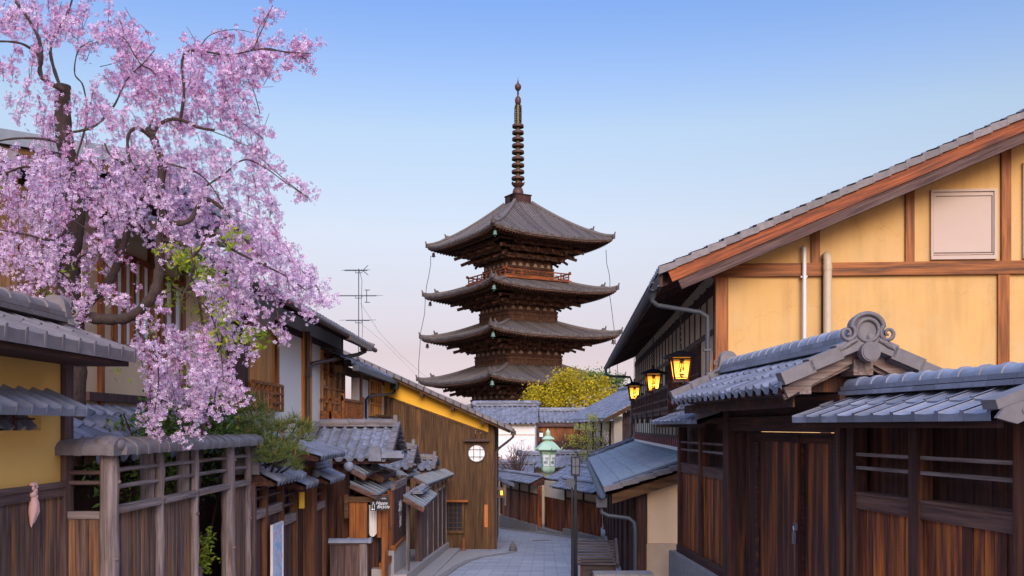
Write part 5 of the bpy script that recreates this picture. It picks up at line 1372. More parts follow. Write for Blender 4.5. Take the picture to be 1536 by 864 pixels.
mb = M(ht); mb.lathe(.62, -.12, [(.04, -1.36), (.05, -1.3), (.045, -1.2), (.02, -1.15)], 10); mb.build('wall_lamp', 'pipe_grey', ht)

# gatehouses whose ridges run across the street line
def gatehouse(label, x0, x1, de, dr, ze, zr, name='gatehouse', zb=-3.6):
    t = thing(name, label, 'gatehouse', (x0, dr, G(dr)), 0); L = x1-x0; ye = de-dr
    mb = M(t); tile_slope(mb, (0, ye, ze), (L, ye, ze), (0, 0, zr), (L, 0, zr), .20, .21, .045, .024, .06, 8, .004)
    tile_slope(mb, (L, -ye, ze), (0, -ye, ze), (L, 0, zr), (0, 0, zr), .20, .21, .045, .024, .06, 4); rf = mb.build('roof', 'roof_tile', t)
    mb = M(t); ridge(mb, (.05, 0, zr), (L-.06, 0, zr), .26, 2, .05, .07, .3, .012); mb.box(L-.10, L-.02, -.09, .09, zr-.02, zr+.24); mb.build('ridge', 'roof_tile_brown', rf)
    mb = M(t); verge(mb, (L-.03, ye, ze+.05), (L-.03, 0, zr+.05), .13, .10, .24); verge(mb, (.03, ye, ze+.05), (.03, 0, zr+.05), .13, .10, .24); verge(mb, (L-.03, -ye, ze+.05), (L-.03, 0, zr+.05), .13, .1, .24); mb.build('verge_tiles', 'roof_tile_brown', rf)
    mb = M(t); mb.prism([(ye+.12, ze+.02), (-ye-.12, ze+.02), (0, zr-.05)], L-.22, L-.16, 'x'); mb.build('gable_board', 'orange_wood_z', t)
    mb = M(t); mb.box(.05, L-.05, ye+.10, -ye-.1, ze-.10, ze-.03); mb.build('eave_board', 'dark_wood_x', rf)
    mb = M(t); mb.box(.15, L-.85, ye+.35, -ye-.35, zb, ze-.10); mb.build('wall', 'dark_wood_z', t)
    return t
g1 = gatehouse('largest tiled gatehouse among the shop fronts, its ridge level with the street eaves', -4.02, -2.34, 17.7, 19.0, -.62, .0)
mb = M(g1); mb.prism([(1.28, -.66), (1.28, -.48), (1.33, -.38), (1.42, -.36), (1.50, -.42), (1.52, -.66)], -1.42, -1.30, 'y'); mb.box(1.52, 1.95, -1.40, -.9, -.60, -.53); mb.box(1.52, 1.9, -1.35, -.95, -.53, -.47); mb.build('eave_ornament', 'roof_tile', g1)
gatehouse('smaller tiled gatehouse roof peeping out behind the largest gatehouse', -3.40, -2.42, 22.2, 23.2, -.98, -.56)
gatehouse('lowest tiled gatehouse roof, just above the plank shop', -3.30, -2.25, 26.6, 27.5, -1.22, -.98)
# timber porch of the bar
bp = thing('shop_porch', 'orange timber shop porch with sloping grey metal roofs and a white curtain', 'shop', (-2.5, 17.5, G(17.5)), R(90))
def metal_pent(t, x0, x1, yb, yf, zb_, zf_, par=None, mat='slate_metal', zslope=0.0):
    mb = M(t); z2b, z2f = zb_+zslope, zf_+zslope; th = .03
    v = [(x0, yf, zf_), (x1, yf, z2f), (x1, yb, z2b), (x0, yb, zb_)]
    mb.add(v + [(a, b, c-th) for a, b, c in v], [(0, 1, 2, 3), (7, 6, 5, 4), (0, 4, 5, 1), (1, 5, 6, 2), (2, 6, 7, 3), (3, 7, 4, 0)])
    n = max(2, round((x1-x0)/.45))
    for i in range(n+1):
        k = i/n; x = x0+(x1-x0)*k; dz = zslope*k; mb.beam((x, yf, zf_+dz+.012), (x, yb, zb_+dz+.012), .03, .03)
    o = mb.build('pent_roof', mat, par or t)
    mb = M(t); mb.beam((x0+.02, yf, zf_-.075), (x0+.02, yb, zb_-.075), .04, .09); mb.build('bargeboard', 'orange_wood_y', o)
    mb = M(t); mb.beam((x0, yf+.03, zf_-.06), (x1, yf+.03, z2f-.06), .03, .05)
    m_ = max(2, round((x1-x0)/.4))
    for i in range(m_+1):
        k = i/m_; mb.beam((x0+(x1-x0)*k, yf+.02, zf_+zslope*k-.07), (x0+(x1-x0)*k, yb, zb_+zslope*k-.07), .04, .06)
    mb.build('rafters', 'shed_wood_y', o); return o
metal_pent(bp, .0, 3.0, .58, .05, -1.05, -1.29)
p1 = metal_pent(bp, .0, 2.5, .56, .29, -.76, -.91)
mb = M(bp); ridge(mb, (.0, .60, -.78), (2.4, .60, -.78), .14, 0, .04, .07, .4); mb.ball((-.02, .60, -.76), .10, 14); mb.build('ridge', 'roof_tile_pale', p1)
metal_pent(bp, 1.2, 3.4, .40, .12, -.93, -1.02, mat='shed_wood_y')
metal_pent(bp, 3.4, 7.4, .45, .0, -.90, -1.16, zslope=-.10)
B = seam(bp)
B('post', 'orange_wood_z', .06, .18, -.125, -.01, -3.4, -1.30); B('post', 'orange_wood_z', 1.3, 1.42, -.06, .05, -3.3, -1.30)
B('sill_beam', 'orange_wood_x', .18, 1.3, -.06, .06, -2.74, -2.62); B('base_wall', 'concrete', .18, 1.3, -.04, .2, -3.8, -2.74)
mb = M(bp)
for i in range(3): mb.box(.10, .13, .27+i*.115, .38+i*.115, -3.3, -1.36)
mb.build('door_board', 'orange_wood_z', bp)
mb = M(bp); mb.box(.06, .12, -.02, .64, -1.44, -1.34); mb.box(.04, .10, .62, .70, -1.75, -1.30); mb.build('lintel', 'brown_wood_y', bp)
cu = M(bp); n = 14
for i in range(n-1):
    y0_, y1_ = .09+.15*i/(n-1), .09+.15*(i+1)/(n-1); k0, k1 = .010*math.sin(i*1.6), .010*math.sin((i+1)*1.6); za, zb_ = -2.04-.07*math.sin(i/n*3.1), -2.04-.07*math.sin((i+1)/n*3.1)
    cu.add([(.12+k0, y0_, za), (.12+k1, y1_, zb_), (.12+k1, y1_, -1.50), (.12+k0, y0_, -1.50)], [(0, 1, 2, 3)], True)
cu.build('curtain', 'cloth_white', bp)
mb = M(bp); mb.box(.4, 3.3, .10, .9, -3.4, -1.35); mb.build('interior', 'dark_wood_z', bp)
mb = M(bp); mb.box(.08, .13, -.005, .085, -2.12, -1.40); mb.box(.14, .8, -.10, -.06, -2.05, -1.97); mb.box(.14, .8, -.08, -.05, -1.96, -1.45); mb.build('menu_box', 'orange_wood_z', bp)
# sign board of the bar
sb = thing('shop_sign', 'black hanging sign board with white script and bottle drawing under porch roof', 'sign', (-2.50, 17.28, -1.60), 0)
x0_, x1_ = (564.5-768)/F*17.28+2.50, (583.5-768)/F*17.28+2.50
mb = MB(); mb.box(x0_, x1_, -.008, .008, .03, .295); mb.box(x0_-.11, x0_-.002, -.008, .008, .02, .20); mb.build('board', 'sign_black', sb)
xm = (x0_+x1_)/2
text('Happy', .085, 'chalk', sb, (xm-.02, -.012, .165), (R(90), 0, 0), 'lettering', .001, shear=.35)
text('Bicycle', .085, 'chalk', sb, (xm+.01, -.012, .095), (R(90), 0, 0), 'lettering', .001, shear=.35)
text('八坂通り', .028, 'chalk', sb, (xm+.02, -.012, .25), (R(90), 0, 0), 'lettering', .001)
mb = MB(); xb2 = x0_-.056
mb.tube([(xb2-.02, -.012, .05), (xb2-.022, -.012, .12), (xb2-.006, -.012, .15), (xb2-.006, -.012, .185)], .004, 5); mb.tube([(xb2+.022, -.012, .05), (xb2+.024, -.012, .12), (xb2+.008, -.012, .15), (xb2+.008, -.012, .185)], .004, 5); mb.ball((xb2-.02, -.012, .045), .018, 8); mb.ball((xb2+.016, -.012, .042), .014, 8)
mb.build('bottle_mark', 'chalk', sb)
mb = MB(); mb.tube([(x0_-.1, .0, .31), (x1_, .0, .31)], .008, 6); mb.build('bracket', 'black_metal', sb)
# panel with brushed white letters
wp = thing('lettered_wall', 'dark reddish plank wall with brushed white characters beside the porch post', 'wall', (-2.42, 18.75, G(19)), R(90))
B = seam(wp)
mb = M(wp); planks(mb, .0, 2.1, .0, -2.42, -1.30, .21, .03, .003); mb.build('board_panel', 'purple_wood_z', wp)
B('sill', 'orange_wood_x', -.05, 2.15, -.05, .08, -2.52, -2.42); B('base', 'concrete', -.05, 2.15, -.02, .2, -3.9, -2.52); B('ledge', 'grey_wood_x', 0, 2.1, -.03, .05, -1.30, -1.16)
B('post', 'shed_wood_z', 2.12, 2.18, -.03, .1, -3.6, -1.1)
for k, (ch_, z, sz) in enumerate((('神', -1.77, .36), ('楽', -2.05, .26))):
    text(ch_, sz, 'chalk', wp, (1.0+.05*k, -.022, z-wp.location.z), (R(90), 0, 0), 'lettering', .003, sx=1.7)
# plank-clad shop with pent hood
pk2 = thing('plank_shop', 'weathered plank shop front with metal eave and row of small openings', 'shop', (-2.25, 19.0, G(19)), R(90))
B = seam(pk2); zr_ = lambda x: -1.34-.016*x
mb = M(pk2)
planks(mb, 3.6, 12.0, .0, lambda x: -3.15-.075*x, lambda x: zr_(x)-.52, .42, .035, .012, .006); mb.build('board_panel', 'shed_wood_z', pk2)
for i in range(6):
    x = 3.6+i*1.68; B('post', 'grey_wood_z', x-.04, x+.06, -.045, .03, -3.2-.075*x, zr_(x)-.05)
mb = M(pk2)
for i in range(5):
    x = 3.72+i*1.68; zt_ = zr_(x); mb.box(x, x+1.5, .0, .05, zt_-.50, zt_-.06)
bnd = mb.build('plaster_band', 'cream_plaster', pk2)
for i in range(5):
    x = 3.72+i*1.68; zt_ = zr_(x); B('opening', 'window_dark', x+.35, x+1.2, -.012, .01, zt_-.42, zt_-.2, bnd)
B('jamb', 'grey_wood_z', .9, .98, -.03, .04, -3.3, -1.3); B('jamb', 'shed_wood_z', 3.3, 3.55, -.05, .1, -3.5, -1.4); B('doorway', 'dark_wood_z', .9, 3.3, .25, .3, -3.4, -1.4)
mb = M(pk2); planks(mb, 1.6, 3.2, .22, -3.35, -1.6, .2, .03); mb.build('door', 'dark_wood_z', pk2)
metal_pent(pk2, .05, 3.5, .0, -.42, -1.42, -1.66)
mb = M(pk2); ridge(mb, (.8, -.18, -1.45), (2.6, -.18, -1.45), .3, 2, .04, .05, .2); mb.build('hood_tiles', 'roof_tile', pk2)
metal_pent(pk2, 2.5, 12.2, .05, -.28, -1.16, -1.34, zslope=-.27)
mb = M(pk2); mb.tube([(3.1, -.12, -1.35), (.6, -.10, -1.42), (.4, -.08, -1.5), (.35, -.08, -3.2)], .014, 6); mb.build('downpipe', 'pipe_grey', pk2)
mb = M(pk2)
for x0, x1 in ((-.4, 4), (4, 8), (8, 12.3)):
    for (ya, yb_, dz) in ((-.12, .3, -3.02), (-.50, -.122, -3.20)):
        mb.add([(x0, ya, -6), (x1, ya, -6), (x1, yb_, -6), (x0, yb_, -6)] + [(x, y, dz-.075*x) for x, y in ((x0, ya), (x1, ya), (x1, yb_), (x0, yb_))], [(3, 2, 1, 0), (4, 5, 6, 7), (0, 1, 5, 4), (1, 2, 6, 5), (2, 3, 7, 6), (3, 0, 4, 7)])
mb.build('stone_step', 'concrete', pk2)
mb = MB(); mb.box(-.05, .05, -.1, .1, 0, .42); o = mb.build('guide_post', 'orange_wood_z'); o.location = (-1.62, 31.0, G(31)); tag(o, 'short orange-brown wooden post at the end of the stone step', 'post')
# stone marker at the corner
rk = MB(); prof = []
n = 9
for j, (r_, z) in enumerate(((.13, -.05), (.135, .06), (.115, .16), (.075, .25), (.03, .31), (.004, .33))):
    for i in range(n):
        a = 2*math.pi*i/n; k = 1+.14*math.sin(i*2.1+j*1.3); rk.v.append((r_*k*math.cos(a)+.02*z, r_*k*math.sin(a)*.8, z+.012*math.sin(i*3+j)))
rk.f = [(j*n+i, j*n+(i+1) % n, (j+1)*n+(i+1) % n, (j+1)*n+i) for j in range(5) for i in range(n)]; rk.sm = [False]*len(rk.f)
o = rk.build('corner_stone', 'dark_stone'); o.location = on_ground(769, 827); tag(o, 'small pointed grey stone standing at the street corner', 'stone')
mb = MB(); n = 20
vs = [(.42*math.cos(2*math.pi*i/n), .42*math.sin(2*math.pi*i/n), 0) for i in range(n)]; mb.add(vs, [tuple(range(n))])
# outbuildings glimpsed over the street wall
ob = thing('outbuilding', 'low tiled outbuilding roof to the right of the green copper lantern', 'outbuilding', (2.5, 52, G(52)), R(-6))
gableroof(ob, 0, 3.2, -1.3, 0, -2.2, -1.55, 'roof_tile', .28, .27, 2, .35, .1)
mb = M(ob); mb.box(.2, 3.0, -.8, .8, -6.2, -2.25); mb.build('wall', 'cream_plaster', ob)
oc = thing('outbuilding', 'low tiled outbuilding roof beside the bare bush, left of the copper lantern', 'outbuilding', (-1.1, 53, G(53)), R(-4))
gableroof(oc, 0, 2.4, -1.2, 0, -2.75, -2.15, 'roof_tile', .28, .27, 2, .35, .1)
mb = M(oc); mb.box(.2, 2.2, -.8, .8, -6.4, -2.8); mb.build('wall', 'cream_plaster', oc)
od = thing('outbuilding', 'pale-ridged tiled outbuilding directly behind the green copper lantern', 'outbuilding', (.4, 55, G(55)), R(2))
gableroof(od, 0, 3.8, -1.6, 0, -2.35, -1.7, 'roof_tile', .28, .27, 2, .35, .1)
mb = M(od); mb.box(.2, 3.6, -.8, .8, -6.4, -2.4); mb.build('wall', 'cream_plaster', od)
# ------------------------------------------------------------------ plants
def smooth_path(P, k=5):
    P = [Vector(p) for p in P]; Q = []
    for i in range(len(P)-1):
        p0, p1, p2, p3 = P[max(i-1, 0)], P[i], P[i+1], P[min(i+2, len(P)-1)]
        for j in range(k):
            t = j/k; Q.append(.5*((2*p1)+(p2-p0)*t+(2*p0-5*p1+4*p2-p3)*t*t+(3*p1-p0-3*p2+p3)*t**3))
    Q.append(P[-1]); return Q
def limb(mb, pts, r0, r1, n=8, k=5, rough=.0):
    Q = smooth_path(pts, k); m = len(Q)
    mb.tube(Q, [max(.002, (r0+(r1-r0)*i/(m-1))*(1+rough*math.sin(i*1.7)+rough*.6*math.sin(i*3.1))) for i in range(m)], n)
    return Q
def PP(lst, d=None):
    out_ = []; last = d
    for p in lst:
        if len(p) > 2: last = p[2]
        out_.append(px(p[0], p[1], last))
    return out_
ct = thing('cherry_tree', 'pink weeping cherry tree in full bloom leaning over the ochre wall at left', 'tree', (*px(110, 640, 9.5)[:2], G(9.5)))
ox, oy, oz = ct.location
def TB(): 
    m = MB(); m.off = (-ox, -oy, -oz); return m
def bld(m, name, mat, par, root):
    m.v = [(x-root.location.x, y-root.location.y, z-root.location.z) for x, y, z in m.v]; return m.build(name, mat, par)
TR = MB()
limb(TR, PP([(114, 1010, 9.6), (112, 900), (110, 780), (107, 690), (110, 600), (112, 520), (106, 460, 9.5), (102, 400), (112, 335), (109, 270), (97, 210, 9.4), (94, 165), (95, 128)]), .15, .072, 14, 6, .05)
bld(TR, 'trunk', 'bark', ct, ct)
LIMBS = [
 ([(104, 452, 9.5), (130, 474, 9.3), (165, 479, 9.2), (198, 474, 9.1), (226, 448, 9.0), (238, 415), (240, 370), (245, 325), (240, 290), (243, 245), (232, 212), (222, 192)], .085, .045),
 ([(108, 470, 9.5), (140, 448, 9.6), (165, 420), (180, 385), (192, 345), (205, 310), (222, 285), (228, 250)], .075, .025),
 ([(228, 207, 9.0), (236, 190), (252, 180), (272, 180), (300, 192), (322, 195)], .034, .014),
 ([(226, 205, 9.0), (205, 192, 8.9), (192, 205), (194, 238), (204, 255), (185, 245), (165, 232), (157, 215)], .028, .010),
 ([(96, 135, 9.4), (70, 122, 9.3), (60, 108), (62, 80), (56, 52), (38, 22), (15, -8)], .040, .016),
 ([(60, 84, 9.3), (34, 66), (0, 62), (-30, 66)], .022, .010),
 ([(94, 140, 9.4), (80, 100, 9.6), (76, 70), (90, 40), (105, 10), (112, -20)], .03, .01),
 ([(268, 195, 9.2), (276, 140, 9.3), (273, 95), (282, 77), (310, 78), (345, 82), (390, 74), (430, 78), (464, 80)], .026, .006),
 ([(380, 75, 9.3), (388, 55), (396, 38), (408, 10)], .010, .004),
 ([(296, 78, 9.3), (312, 55), (335, 46), (360, 45), (378, 49)], .008, .003),
 ([(243, 330, 9.0), (262, 335, 8.9), (285, 330), (305, 300, 9.1), (330, 310), (352, 338), (378, 372), (402, 400)], .045, .012),
 ([(242, 360, 9.0), (262, 362, 8.9), (284, 374), (291, 398), (283, 425), (272, 452), (270, 500)], .035, .010),
 ([(290, 385, 8.9), (320, 350), (345, 372), (375, 388), (400, 400), (430, 415), (465, 440)], .026, .006),
 ([(190, 470, 9.2), (210, 500, 9.0), (232, 530), (238, 570), (232, 620)], .020, .006),
 ([(262, 430, 8.9), (290, 445), (315, 470), (330, 520), (335, 570)], .016, .005),
 ([(300, 285, 9.1), (335, 262), (365, 240), (395, 250), (430, 275), (464, 298)], .016, .004),
 ([(250, 245, 9.0), (300, 262), (330, 300), (355, 352)], .014, .004),
 ([(110, 270, 9.4), (80, 268, 9.2), (40, 250), (0, 262), (-30, 255)], .020, .010),
 ([(104, 340, 9.4), (80, 360, 9.1), (40, 352), (0, 345)], .022, .010),
 ([(112, 390, 9.4), (140, 380, 9.1), (170, 408)], .014, .006),
 ([(110, 330, 9.4), (135, 350, 9.0), (150, 385), (158, 410)], .014, .005),
 ([(97, 215, 9.4), (60, 208, 9.3), (20, 208), (-20, 215)], .022, .012),
 ([(98, 200, 9.4), (140, 190, 9.5), (170, 160), (190, 120), (215, 95), (232, 75)], .022, .006),
 ([(110, 250, 9.4), (130, 180, 9.5), (125, 130), (112, 110), (118, 75), (140, 60)], .016, .006),
 ([(222, 195, 9.0), (240, 150, 9.2), (232, 110), (210, 95), (190, 62), (182, 55)], .016, .006),
 ([(150, 100, 9.5), (170, 95), (195, 85), (215, 60)], .006, .003), ([(300, 190, 9.1), (340, 205), (372, 218), (395, 205)], .008, .003),
 ([(340, 120, 9.2), (365, 122), (388, 130), (410, 130)], .006, .002)]
LB = MB(); LQ = []
for pts, r0, r1 in LIMBS:
    P_ = PP([(p[0], p[1], p[2]-.35) if len(p) > 2 else p for p in pts]); LQ.append(limb(LB, P_, r0*.66, r1*.75, 8, 6, .12))
bld(LB, 'limbs', 'bark', ct, ct)
# drooping twigs carrying the blossom: each entry = where in space sprays start, how many, how long they hang
ELL = [(60,32,62,34,62),(28,20,30,22,20),(150,38,58,40,34),(190,60,28,22,14),(35,110,42,40,34),(70,170,70,38,30),(204,112,34,46,66),(300,118,52,44,92),(355,105,32,28,30),(330,165,36,30,34),
 (255,150,58,46,78),(160,150,40,50,34),(120,195,70,40,40),(260,215,70,42,60),(40,265,56,44,86),(120,285,66,46,100),(200,275,62,46,90),(290,275,62,44,86),(355,235,38,46,40),(372,300,30,36,30),
 (50,345,62,42,80),(130,345,50,36,46),(215,325,60,30,40),(300,335,58,40,76),(365,372,44,38,52),(40,398,44,26,22),(150,392,36,30,16),(245,372,30,30,10),
 (395,385,44,26,46),(438,420,34,20,34),(335,410,44,28,38),(310,450,36,28,24),(230,470,40,22,6),(200,480,24,14,8),(345,448,30,28,24),(320,500,28,26,22),(250,520,40,24,24),(285,530,32,26,26),(210,540,26,30,14),(270,575,44,30,40),(240,590,30,24,26),(325,555,20,24,12),(295,600,18,14,10)]
CH = [  # traced sprays (photo columns and rows)
 ([(282,77),(330,84),(370,78),(400,72),(435,80),(466,80)], 9.3, 15), ([(388,74),(386,48),(398,28),(409,8)], 9.3, 7), ([(385,85),(400,100),(396,108)], 9.3, 8), ([(440,74),(462,92)], 9.3, 9),
 ([(375,225),(400,245),(430,272),(462,296)], 9.1, 8), ([(340,170),(372,190),(395,208)], 9.1, 6), ([(360,100),(378,130),(390,170)], 9.2, 6), ([(185,55),(200,72),(212,92)], 9.3, 12),
 ([(410,300),(405,330),(418,350)], 9.0, 4), ([(400,370),(440,395),(475,430),(484,455)], 9.0, 9), ([(395,415),(412,450),(420,490),(432,512)], 8.9, 7), ([(430,420),(452,450),(462,480)], 8.9, 7),
 ([(362,470),(372,505),(368,540)], 8.8, 7), ([(340,560),(350,585),(356,602)], 8.8, 8), ([(240,560),(238,610),(228,655)], 8.8, 9), ([(300,570),(296,610),(280,650)], 8.8, 8), ([(330,560),(322,600),(330,625)], 8.8, 6),
 ([(40,380),(36,410),(40,440)], 8.7, 7), ([(62,390),(68,420),(60,446)], 8.7, 6), ([(100,430),(92,455),(84,475)], 8.8, 7), ([(130,430),(120,455),(128,480)], 8.8, 7), ([(160,430),(165,450),(180,455)], 8.9, 6),
 ([(312,75),(330,60),(352,52)], 9.3, 2), ([(120,70),(150,62),(172,52)], 9.4, 2), ([(230,110),(250,105),(262,118)], 9.3, 6)]
tw = MB(); cl_c = []; cl_deep = []
def strand(p, L, dx, d, dens=1.0, deep=False):
    n = max(3, int(L/9)); x, y = p; pts = []
    for i in range(n):
        t = i/(n-1); pts.append(px(x+dx*L*(t**.7)+random.uniform(-1.5, 1.5), y+L*.95*t**1.3-2*math.sin(t*3), d+.10*math.sin(i+d*9)))
    tw.tube(pts, [.0032]*(n-1)+[.0015], 4, False)
    for q in pts:
        if random.random() < .80*dens: (cl_deep if deep else cl_c).append(q)
for (x, y, rx, ry, k) in ELL:
    for _ in range(int(k*.55)):
        a = random.uniform(0, 2*math.pi); r_ = math.sqrt(random.random())
        d = random.choice((8.45, 8.8, 9.1, 9.4, 9.8, 10.1)) + random.uniform(-.2, .2)
        X_, Y_ = x+rx*r_*math.cos(a), y+ry*r_*math.sin(a)-12
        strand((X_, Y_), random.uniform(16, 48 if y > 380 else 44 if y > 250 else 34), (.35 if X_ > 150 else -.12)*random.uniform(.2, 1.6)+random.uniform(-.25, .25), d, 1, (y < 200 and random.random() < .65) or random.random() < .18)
for pts, d, k in CH:
    Q = smooth_path([px(a, b, d) for a, b in pts], 6); tw.tube(Q, .005, 4, False)
    for q in Q:
        for _ in range(max(1, k//4)):
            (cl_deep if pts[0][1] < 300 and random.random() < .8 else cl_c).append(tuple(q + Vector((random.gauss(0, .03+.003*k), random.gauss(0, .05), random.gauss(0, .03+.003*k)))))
# a few bare upright shoots
for x, y, u in ((300, 70, -20), (118, 62, -25), (118, 55, 14), (160, 50, 22), (130, 90, 10), (395, 128, 16), (205, 40, -18), (360, 130, 30), (392, 200, 12)):
    tw.tube([px(x, y, 9.3), px(x+u*.5, y-14, 9.3), px(x+u, y-30, 9.25)], [.004, .003, .002], 4)
bld(tw, 'twigs', 'twig', ct, ct)
def flowers(C, per, spread, size, mat, name):
    C = np.asarray(C); N = len(C)*per
    c = np.repeat(C, per, 0) + RNG.normal(0, 1, (N, 3))*spread
    nrm = RNG.normal(0, 1, (N, 3)) + np.array([.15, -.7, -.25]); nrm /= np.linalg.norm(nrm, axis=1)[:, None]
    a = np.cross(nrm, RNG.normal(0, 1, (N, 3))); a /= np.linalg.norm(a, axis=1)[:, None]; b = np.cross(nrm, a)
    s = size*RNG.uniform(.75, 1.2, (N, 1)); V = []
    ph = RNG.uniform(0, 6.28, (N, 1)); cup = RNG.uniform(.15, .7, (N, 1))
    for k in range(5):
        t = ph+k*2*math.pi/5
        def at(t_, r_, h): return c + (a*np.cos(t_)+b*np.sin(t_))*s*r_ + nrm*s*h
        V.append(np.stack([at(t, .06, 0), at(t-.42, .72, cup*.55), at(t, 1.0, cup*.8), at(t+.42, .72, cup*.55)], 1))
    V = np.concatenate(V, 0) - np.array([ox, oy, oz])
    return np_quads(name, V, mat, ct)
flowers(cl_c, 10, .027, .0235, 'blossom', 'blossoms')
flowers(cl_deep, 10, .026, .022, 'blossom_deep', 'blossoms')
bud_c = [p for p in cl_c+cl_deep if random.random() < .5]
np_quads('buds', leaves_cloud(bud_c, .009, 3, .034, 0, .6)-np.array([ox, oy, oz]), 'bud', ct)
yl = [px(x+random.gauss(0, 9), y+random.gauss(0, 6), 8.45) for x, y in ((270,385),(258,373),(285,380),(272,392),(312,420),(320,428),(345,355),(350,362),(384,506),(372,510),(332,462),(340,490),(325,500),(300,405)) for _ in range(3)]
np_quads('leaves', leaves_cloud(yl, .032, 8, .045, 0, .42)-np.array([ox, oy, oz]), 'leaf_fresh', ct)
np_quads('young_leaves', leaves_cloud([px(x, y, 8.9) for x, y in ((10, 278), (14, 272), (65, 435), (100, 405), (105, 395), (70, 440), (300, 500), (255, 545), (290, 590), (330, 455), (310, 420), (180, 560), (225, 500), (345, 365), (140, 400))], .03, 7, .04, 0, .4)-np.array([ox, oy, oz]), 'leaf_fresh', ct)

def px_cloud(E, dens=1.0):
    C = []
    for (x, y, rx, ry, d, dd, n) in E:
        for _ in range(int(n*dens)):
            a = random.uniform(0, 6.283); r_ = math.sqrt(random.random()); C.append(px(x+rx*r_*math.cos(a), y+ry*r_*math.sin(a), d+random.uniform(-dd, dd)))
    return C
def plant(name, label, cat, base, E, mat, size, per, spread, stems, stem_mat='bark', r0=.03, flat_=.2, aspect=.45, foliage='foliage', group=None, stem_name='stem'):
    t = thing(name, label, cat, base, 0, group); o3 = np.array(base)
    C = px_cloud(E); np_quads(foliage, leaves_cloud(C, size, per, spread, flat_, aspect)-o3, mat, t)
    sm = MB()
    for pts in stems: limb(sm, pts, r0, r0*.35, 6, 4, .05)
    for i in range(0, len(C), max(1, len(C)//60)):
        # twig from the nearest stem point to the leaf clump
        p = Vector(C[i]); q = min((Vector(s_) for st in stems for s_ in smooth_path(st, 3)), key=lambda v: (v-p).length)
        sm.tube([q, q.lerp(p, .5)+Vector((0, 0, .04*(p-q).length)), p], [r0*.3, r0*.2, r0*.1], 4, False)
    bld(sm, stem_name, stem_mat, t, t); return t
# broad-leaved shrub behind the log fence
DP = lambda x, X=-4.05: X*F/(x-768)
def e_(x, y, rx, ry, n, X=-4.05): return (x, y, rx, ry, DP(x, X), .22, n)
b_ = (-4.1, 11.6, G(11.6))
plant('camellia_shrub', 'dark green broad-leaved shrub behind the log fence slats', 'shrub', b_,
 [e_(250,640,36,20,40,-3.85),e_(310,632,44,24,54,-3.85),e_(350,652,30,20,40,-3.85),e_(300,604,28,16,16),e_(200,735,22,20,18),e_(255,722,34,26,40),e_(310,715,30,26,26),e_(150,712,12,20,10),e_(245,620,34,20,16),e_(195,650,26,20,14),e_(225,700,30,20,16),e_(330,640,24,14,18),e_(350,668,30,14,30,-3.8),e_(295,664,40,16,36,-3.8),e_(240,668,26,14,22,-3.85),e_(375,650,22,18,20,-3.9)],
 'leaf_green', .042, 9, .085, [[b_, px(290, 740, DP(290)), px(285, 680, DP(285)), px(290, 610, DP(290))], [b_, px(262, 740, DP(262)), px(250, 690, DP(250)), px(245, 625, DP(245))], [b_, px(330, 730, DP(330)), px(335, 660, DP(335)), px(345, 645, DP(345))], [b_, px(230, 720, DP(230)), px(205, 670, DP(205)), px(185, 620, DP(185))]], 'twig', .02)
b_ = (-3.72, 11.0, G(11))
plant('nandina_shrub', 'small yellow-green shrub standing in the open bay of the log fence', 'shrub', b_, [(308,822,12,24,11.1,.1,26),(304,845,8,14,11.1,.08,12)], 'leaf_fresh', .034, 7, .04, [[b_, px(304, 860, 11.1), px(308, 800, 11.1)]], 'twig', .012)
b_ = px(305, 640, 10.9); b_ = (b_[0]-.2, 10.9, G(10.9))
plant('young_maple', 'young green-leaved tree half hidden within the cherry blossom', 'tree', b_,
 [(280,385,24,20,10.9,.3,24),(268,372,14,8,10.9,.2,12),(315,420,26,20,10.9,.3,20),(345,350,16,12,10.8,.2,10),(325,460,30,24,10.9,.3,20),(335,500,22,24,10.9,.3,18),(270,440,30,30,11,.3,14),(384,506,12,10,10.6,.1,9),(300,545,30,26,10.8,.3,18),(310,590,50,20,10.8,.3,22),(355,430,20,14,10.8,.2,10)],
 'leaf_fresh', .04, 7, .06, [[b_, px(300, 700, 10.9), px(310, 560, 10.9), px(300, 460, 10.9), px(282, 390, 10.9)], [px(310, 560, 10.9), px(335, 500, 10.9), px(345, 420, 10.8), px(345, 355, 10.8)], [px(335, 500, 10.9), px(365, 510, 10.7), px(384, 508, 10.6)]], 'twig', .028, stem_name='trunk')
# pine sprays above the fence
pt = thing('pine_tree', 'garden pine with long needles and brown candles over the small tiled roofs', 'tree', (-3.75, 13.2, G(13)))
o3 = np.array(pt.location); tufts = []; 
for (x, y, d) in ((372,600,13.0),(352,622,12.6),(368,640,12.4),(385,655,12.6),(400,632,12.9),(418,640,13.1),(405,665,12.5),(425,660,12.8),(438,648,13.2),(412,690,12.2),(395,680,12.2),(445,636,13.4),(362,612,12.8),(458,640,13.6),(440,668,13.0),(430,690,12.4),(408,645,12.7),(378,622,12.7),(355,648,12.4),(345,602,12.9),(390,612,13.1),(418,676,12.3),(452,655,13.3),(365,660,12.3),(448,690,12.7)):
    tufts.append(px(x, y, d))
V = []; CV = []
for tcn in tufts:
    for sub in range(5):
        c = np.array(tcn)+RNG.normal(0, .05, 3); n = 46
        dirs = RNG.normal(0, 1, (n, 3)); dirs[:, 2] = np.abs(dirs[:, 2])*.9+.1; dirs /= np.linalg.norm(dirs, axis=1)[:, None]
        L = RNG.uniform(.11, .20, (n, 1)); side = np.cross(dirs, RNG.normal(0, 1, (n, 3))); side /= np.linalg.norm(side, axis=1)[:, None]; wv = .0034
        V.append(np.stack([c-side*wv, c+side*wv, c+dirs*L+side*wv*.3, c+dirs*L-side*wv*.3], 1))
